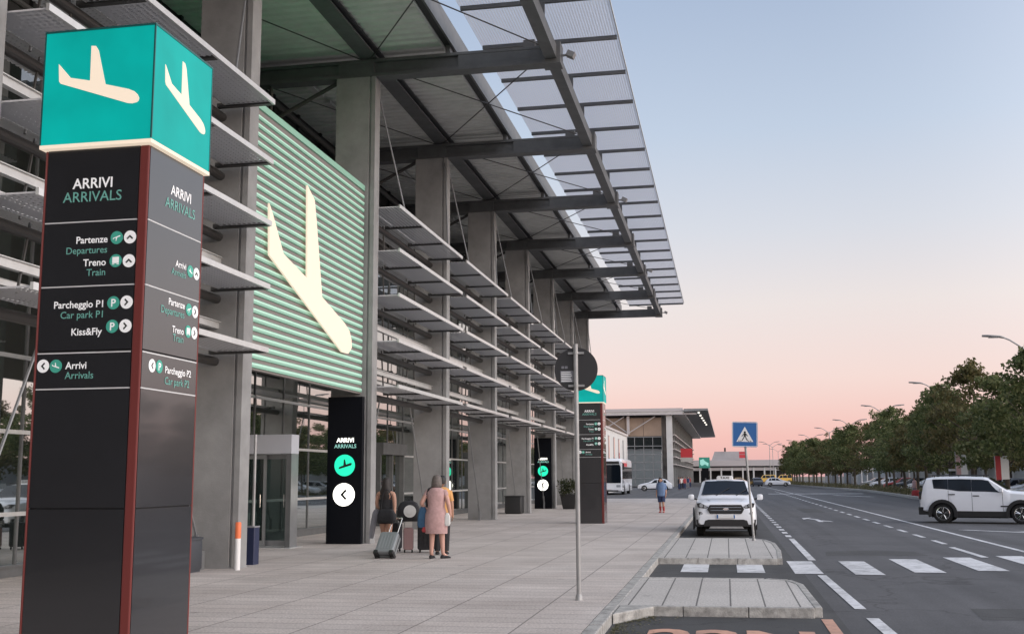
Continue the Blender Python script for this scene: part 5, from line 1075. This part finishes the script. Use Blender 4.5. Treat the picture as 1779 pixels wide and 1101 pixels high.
# ------------------------------------------------------------------ trees, plants, street lamps
def tree_variant(seed, h, r):
    rd = random.Random(seed); tr = MB(); top = Vector((rd.uniform(-.2, .2), rd.uniform(-.2, .2), h * .62))
    pts = [Vector((0, 0, -.1)), Vector((rd.uniform(-.06, .06), rd.uniform(-.06, .06), h * .22)), Vector((rd.uniform(-.12, .12), rd.uniform(-.12, .12), h * .42)), top]
    for (p, q), (ra, rb) in zip(zip(pts, pts[1:]), ((.15, .12), (.12, .085), (.085, .03))): tr.tube(p, q, ra, rb, n=9)
    cl = []
    for k in range(16):
        a = k * 2.4 + rd.uniform(-.3, .3); z0 = h * rd.uniform(.27, .5); L_ = r * rd.uniform(.55, .95); e = Vector((math.cos(a) * L_, math.sin(a) * L_, z0 + h * rd.uniform(.08, .26)))
        s = Vector((0, 0, z0)); mid = s.lerp(e, .5) + Vector((0, 0, -.15)); tr.tube(s, mid, .045, .03, n=5); tr.tube(mid, e, .03, .012, n=5)
    for k in range(66):
        a = rd.uniform(0, 6.283); t = rd.random(); z = h * (.31 + .63 * t); env = r * (math.sin(math.pi * min(1, (.16 + .84 * t)) ** .8) ** .6 if t < 1 else .1) * (1 - .30 * t); rad = env * math.sqrt(rd.uniform(.12, 1.05))
        s = rd.uniform(.34, .85); cl.append(((math.cos(a) * rad, math.sin(a) * rad, z + rd.uniform(-.2, .2)), (s, s, s * .62)))
    for k in range(22):
        a = rd.uniform(0, 6.283); t = rd.random(); rad = r * rd.uniform(.75, 1.08) * (1 - .45 * t); s = rd.uniform(.28, .5); cl.append(((math.cos(a) * rad, math.sin(a) * rad, h * (.32 + .64 * t)), (s, s, s * .8)))
    cl.append(((top.x, top.y, h * .88), (.6, .6, .5)))
    cr_ = MB(); leaves(cr_, cl, 6200, .122, rd)
    return tr, cr_
variants = []
tv = [(11, 8.0, 2.9, 'leaves'), (12, 7.4, 2.7, 'leaves_light'), (13, 8.5, 3.0, 'leaves_rusty'), (14, 7.7, 3.1, 'leaves'), (15, 8.3, 2.6, 'leaves_light'), (16, 6.9, 2.9, 'leaves_rusty'), (17, 8.1, 3.2, 'leaves')]
def make_tree(i, loc, s, rz, label, group):
    k = i if i < 7 else (i * 5 + i // 7) % 7
    if len(variants) <= k or variants[k] is None:
        t, c = tree_variant(*tv[k][:3]); o = thing('broadleaf_tree', label, 'tree', loc, group, rz); t.build('trunk', 'bark', o, world=False, smooth=50); c.build('crown', tv[k][3], o, world=False); variants.append(o)
    else: o = copy_tree(variants[k]); o.location = loc; o.rotation_euler.z = rz; o['label'] = label; o['group'] = group
    o.scale = (s[0], s[0], s[1]); return o
def kx(y): return pl(y, [(58, 13.6), (84, 13.7), (110, 14.6), (130, 15.1), (170, 13.6), (210, 11.9), (300, 12.3)])
i = 0; y = 62.0
G1 = 'row of trees along the kerb'; G2 = 'second row of trees behind the kerb row'
first = ['largest tree at the right edge of the picture, overhanging the off-roader', 'tree directly behind the roof of the off-roader', 'tree behind the tail of the off-roader']
while y < 250:
    n = i
    lab = first[n] if n < 3 else 'dark leafy kerbside tree standing in the long row down the road'
    sc_ = (1.12, 1.14) if n == 0 else (1.05, 1.02) if n == 1 else (rr.uniform(.90, 1.12), rr.uniform(.84, 1.13))
    x = 16.6 if n == 0 else 16.0 if n == 1 else kx(y) + 1.9 + rr.uniform(-.3, .3)
    if not (136 < y < 149): make_tree(i, (x, y, RZ), sc_, rr.uniform(0, 6.28), lab, G1); i += 1
    y += 6.6 + rr.uniform(-.5, .5)
y = 64.0
while y < 172:
    make_tree(i, (kx(y) + 8.6 + rr.uniform(-.5, .5), y, RZ), (rr.uniform(.95, 1.12), rr.uniform(.95, 1.10)), rr.uniform(0, 6.28), 'leafy tree in the back row, mostly hidden by the kerbside trees', G2); i += 1; y += 8.4
y = 80.0
while y < 150:
    make_tree(i, (kx(y) + 24 + rr.uniform(-.5, .5), y, RZ), (1.15, 1.05), rr.uniform(0, 6.28), 'leafy tree far back in the car park behind two rows of trees', 'trees far back in the car park'); i += 1; y += 13
b = MB(); cl = []
for k in range(620):
    yy = 61 + 190 * rr.random() ** 1.5; xx = kx(yy) + .5 + rr.uniform(0, 2.4); cl.append(((xx, yy, RZ + rr.uniform(.12, .55)), (.38, .38, rr.uniform(.2, .42))))
for k in range(150): cl.append(((rr.uniform(13.8, 17.2), rr.uniform(60.3, 64), RZ + rr.uniform(.05, .3)), (.35, .35, .25)))
leaves(b, cl, 17000, .075, rr); o = b.build('low_plants', 'leaves_hedge', kind='stuff')
tag(o, 'low straggly ground cover plants along the kerb under the trees', 'plants')
def lamp(x, y, label):
    o = thing('street_lamp', label, 'street lamp', (x, y, RZ), 'twin armed street lamps', R(rr.uniform(-2, 2)))
    b = MB(); b.tube((0, 0, 0), (0, 0, 7.0), .075, .05, n=10); b.tube((0, 0, 7.0), (0, 0, 7.35), .06, .05, n=10); b.build('pole', 'pole_grey', o, world=False, smooth=40)
    for s in (-1, 1):
        b = MB(); b.path([(0, 0, 7.15), (s * .75, 0, 7.70), (s * 1.05, 0, 7.84)], .038, n=7); b.build('arm', 'pole_grey', o, world=False, smooth=40)
        b = MB(); b.loft([[(s * x_, u, z + v) for u, v in rr_poly(w_, .045, .03)] for x_, w_, z in ((1.0, .06, 7.83), (1.2, .15, 7.88), (1.75, .16, 7.93), (1.98, .09, 7.94))]); hd = b.build('lamp_head', 'steel_grey', o, world=False, smooth=50)
        b = MB(); b.prism([(1.22, -.11), (1.7, -.12), (1.7, .12), (1.22, .11)], (0, 0, 7.84), X_ * s, Y_, -.01, .01); b.build('lens', 'lamp_glass', hd, world=False)
    return o
lp = lamp(19.4, 76, 'street lamp whose arm reaches in over the largest tree at the right edge')
labs = ['tallest whole street lamp, rising out of the trees behind the off-roader', 'street lamp left of the tallest one, half sunk in tree crowns', 'street lamp standing clear in the gap between two clumps of trees', 'small distant street lamp above the far clump of trees', 'small distant street lamp above the far clump of trees', 'small distant street lamp above the far clump of trees', 'small distant street lamp above the far clump of trees', 'small distant street lamp above the far clump of trees']
lp.scale = (1.35, 1.35, 1.35)
for k, (x, y) in enumerate([(20.5, 113), (20.1, 149), (19.9, 186), (19.3, 216), (18.6, 252), (18.0, 290), (17.6, 330), (17.2, 380)]):
    c = copy_tree(lp); c.location = (x, y, RZ); c['label'] = labs[k]; c.scale = (1.35, 1.35, 1.35)
for x, y in ((11.4, 300), (13.0, 320)): c = copy_tree(lp); c.location = (x, y, RZ); c['label'] = 'faint street lamp by the end of the road near the far colonnade'
def banner(x, y, k, label, h=3.2):
    o = thing('banner', label, 'banner', (x, y, RZ), 'banners among the trees'); b = MB(); b.tube((0, 0, 0), (0, 0, h + .2), .03, n=8); b.build('pole', 'pole_grey', o, world=False)
    b = MB(); b.prism([(.02, h - 1.3), (.70, h - 1.25), (.72, h - .3), (.65, h), (.02, h)], (0, 0, 0), X_, Z_, -.01, .01); c = b.build('cloth', 'cloth_white', o, world=False); b = MB(); b.prism([(.02, h - 1.3), (.30, h - 1.28), (.30, h), (.02, h)], (0, -.011, 0), X_, Z_, 0, .003); b.build('stripe', k, c, world=False)
banner(14.4, 64.5, 'cloth_red', 'red and white banner above the roof of the off-roader', 2.75); banner(18.4, 66, 'cloth_red', 'white banner with red edge at the right edge of the picture', 2.6); banner(14.2, 74, 'cloth_pink', 'faded pink and white banner on a pole left of the green cabinet', 3.0)
o = thing('cabinet', 'dark green utility cabinet with white lid behind the tail of the off-roader', 'cabinet', (15.0, 78, RZ))
b = MB(); b.box(14.6, 15.4, 77.6, 78.3, RZ, RZ + 2.0); bx = b.build('body', 'leaves_pot', o, bevel=.02); b = MB(); b.box(14.56, 15.44, 77.56, 78.34, RZ + 2.0, RZ + 2.14); b.build('lid', 'cloth_white', o); b = MB(); b.box(14.65, 15.35, 77.585, 77.599, RZ + .15, RZ + .98); b.box(14.65, 15.35, 77.585, 77.599, RZ + 1.02, RZ + 1.9); b.build('door', 'bin_grey', bx)
o = thing('hoarding', 'long pale hoarding seen in bright slivers between the tree trunks', 'hoarding', (25, 150, RZ))
for k in range(32):
    y = 62 + k * 6.2; x = 25.0 if y < 150 else 25 - (y - 150) * .03
    b = MB(); b.box(x, x + .08, y + .04, y + 6.16, RZ + .15, RZ + 2.7 + .15 * (k % 3)); b.build('panel', ['facade_white', 'white_paint', 'facade_white', 'facade_grey'][k * 7 % 4], o)
# pale sheds and hoardings on the far side of the car park
for k, (x0, x1, y0, h) in enumerate([(33, 50, 74, 2.6), (35, 52, 110, 2.9), (30, 55, 165, 3.0), (28, 60, 245, 3.4)]):
    o = thing('shed', ['pale shed behind the car park nearest to the right edge', 'pale shed behind the car park in the middle of the trees', 'long pale shed deep in the car park', 'pale shed at the far end of the tree row'][k], 'shed', ((x0 + x1) / 2, y0 + 4, RZ), 'sheds behind the car park')
    b = MB(); b.box(x0, x1, y0, y0 + 26, -.2, h); b.build('wall', 'facade_white', o); b = MB(); b.box(x0 - .3, x1 + .3, y0 - .3, y0 + 26.3, h, h + .18); b.build('roof', 'roof_light', o)
    b = MB()
    for q in range(4): b.box(x0 - .02, x0 + .02, y0 + 3 + q * 6, y0 + 5 + q * 6, 0, 2.1); b.box(x0 + 2 + q * 3.6, x0 + 4 + q * 3.6, y0 - .02, y0 + .02, .1, 2.1)
    b.build('door', 'steel_grey', o)
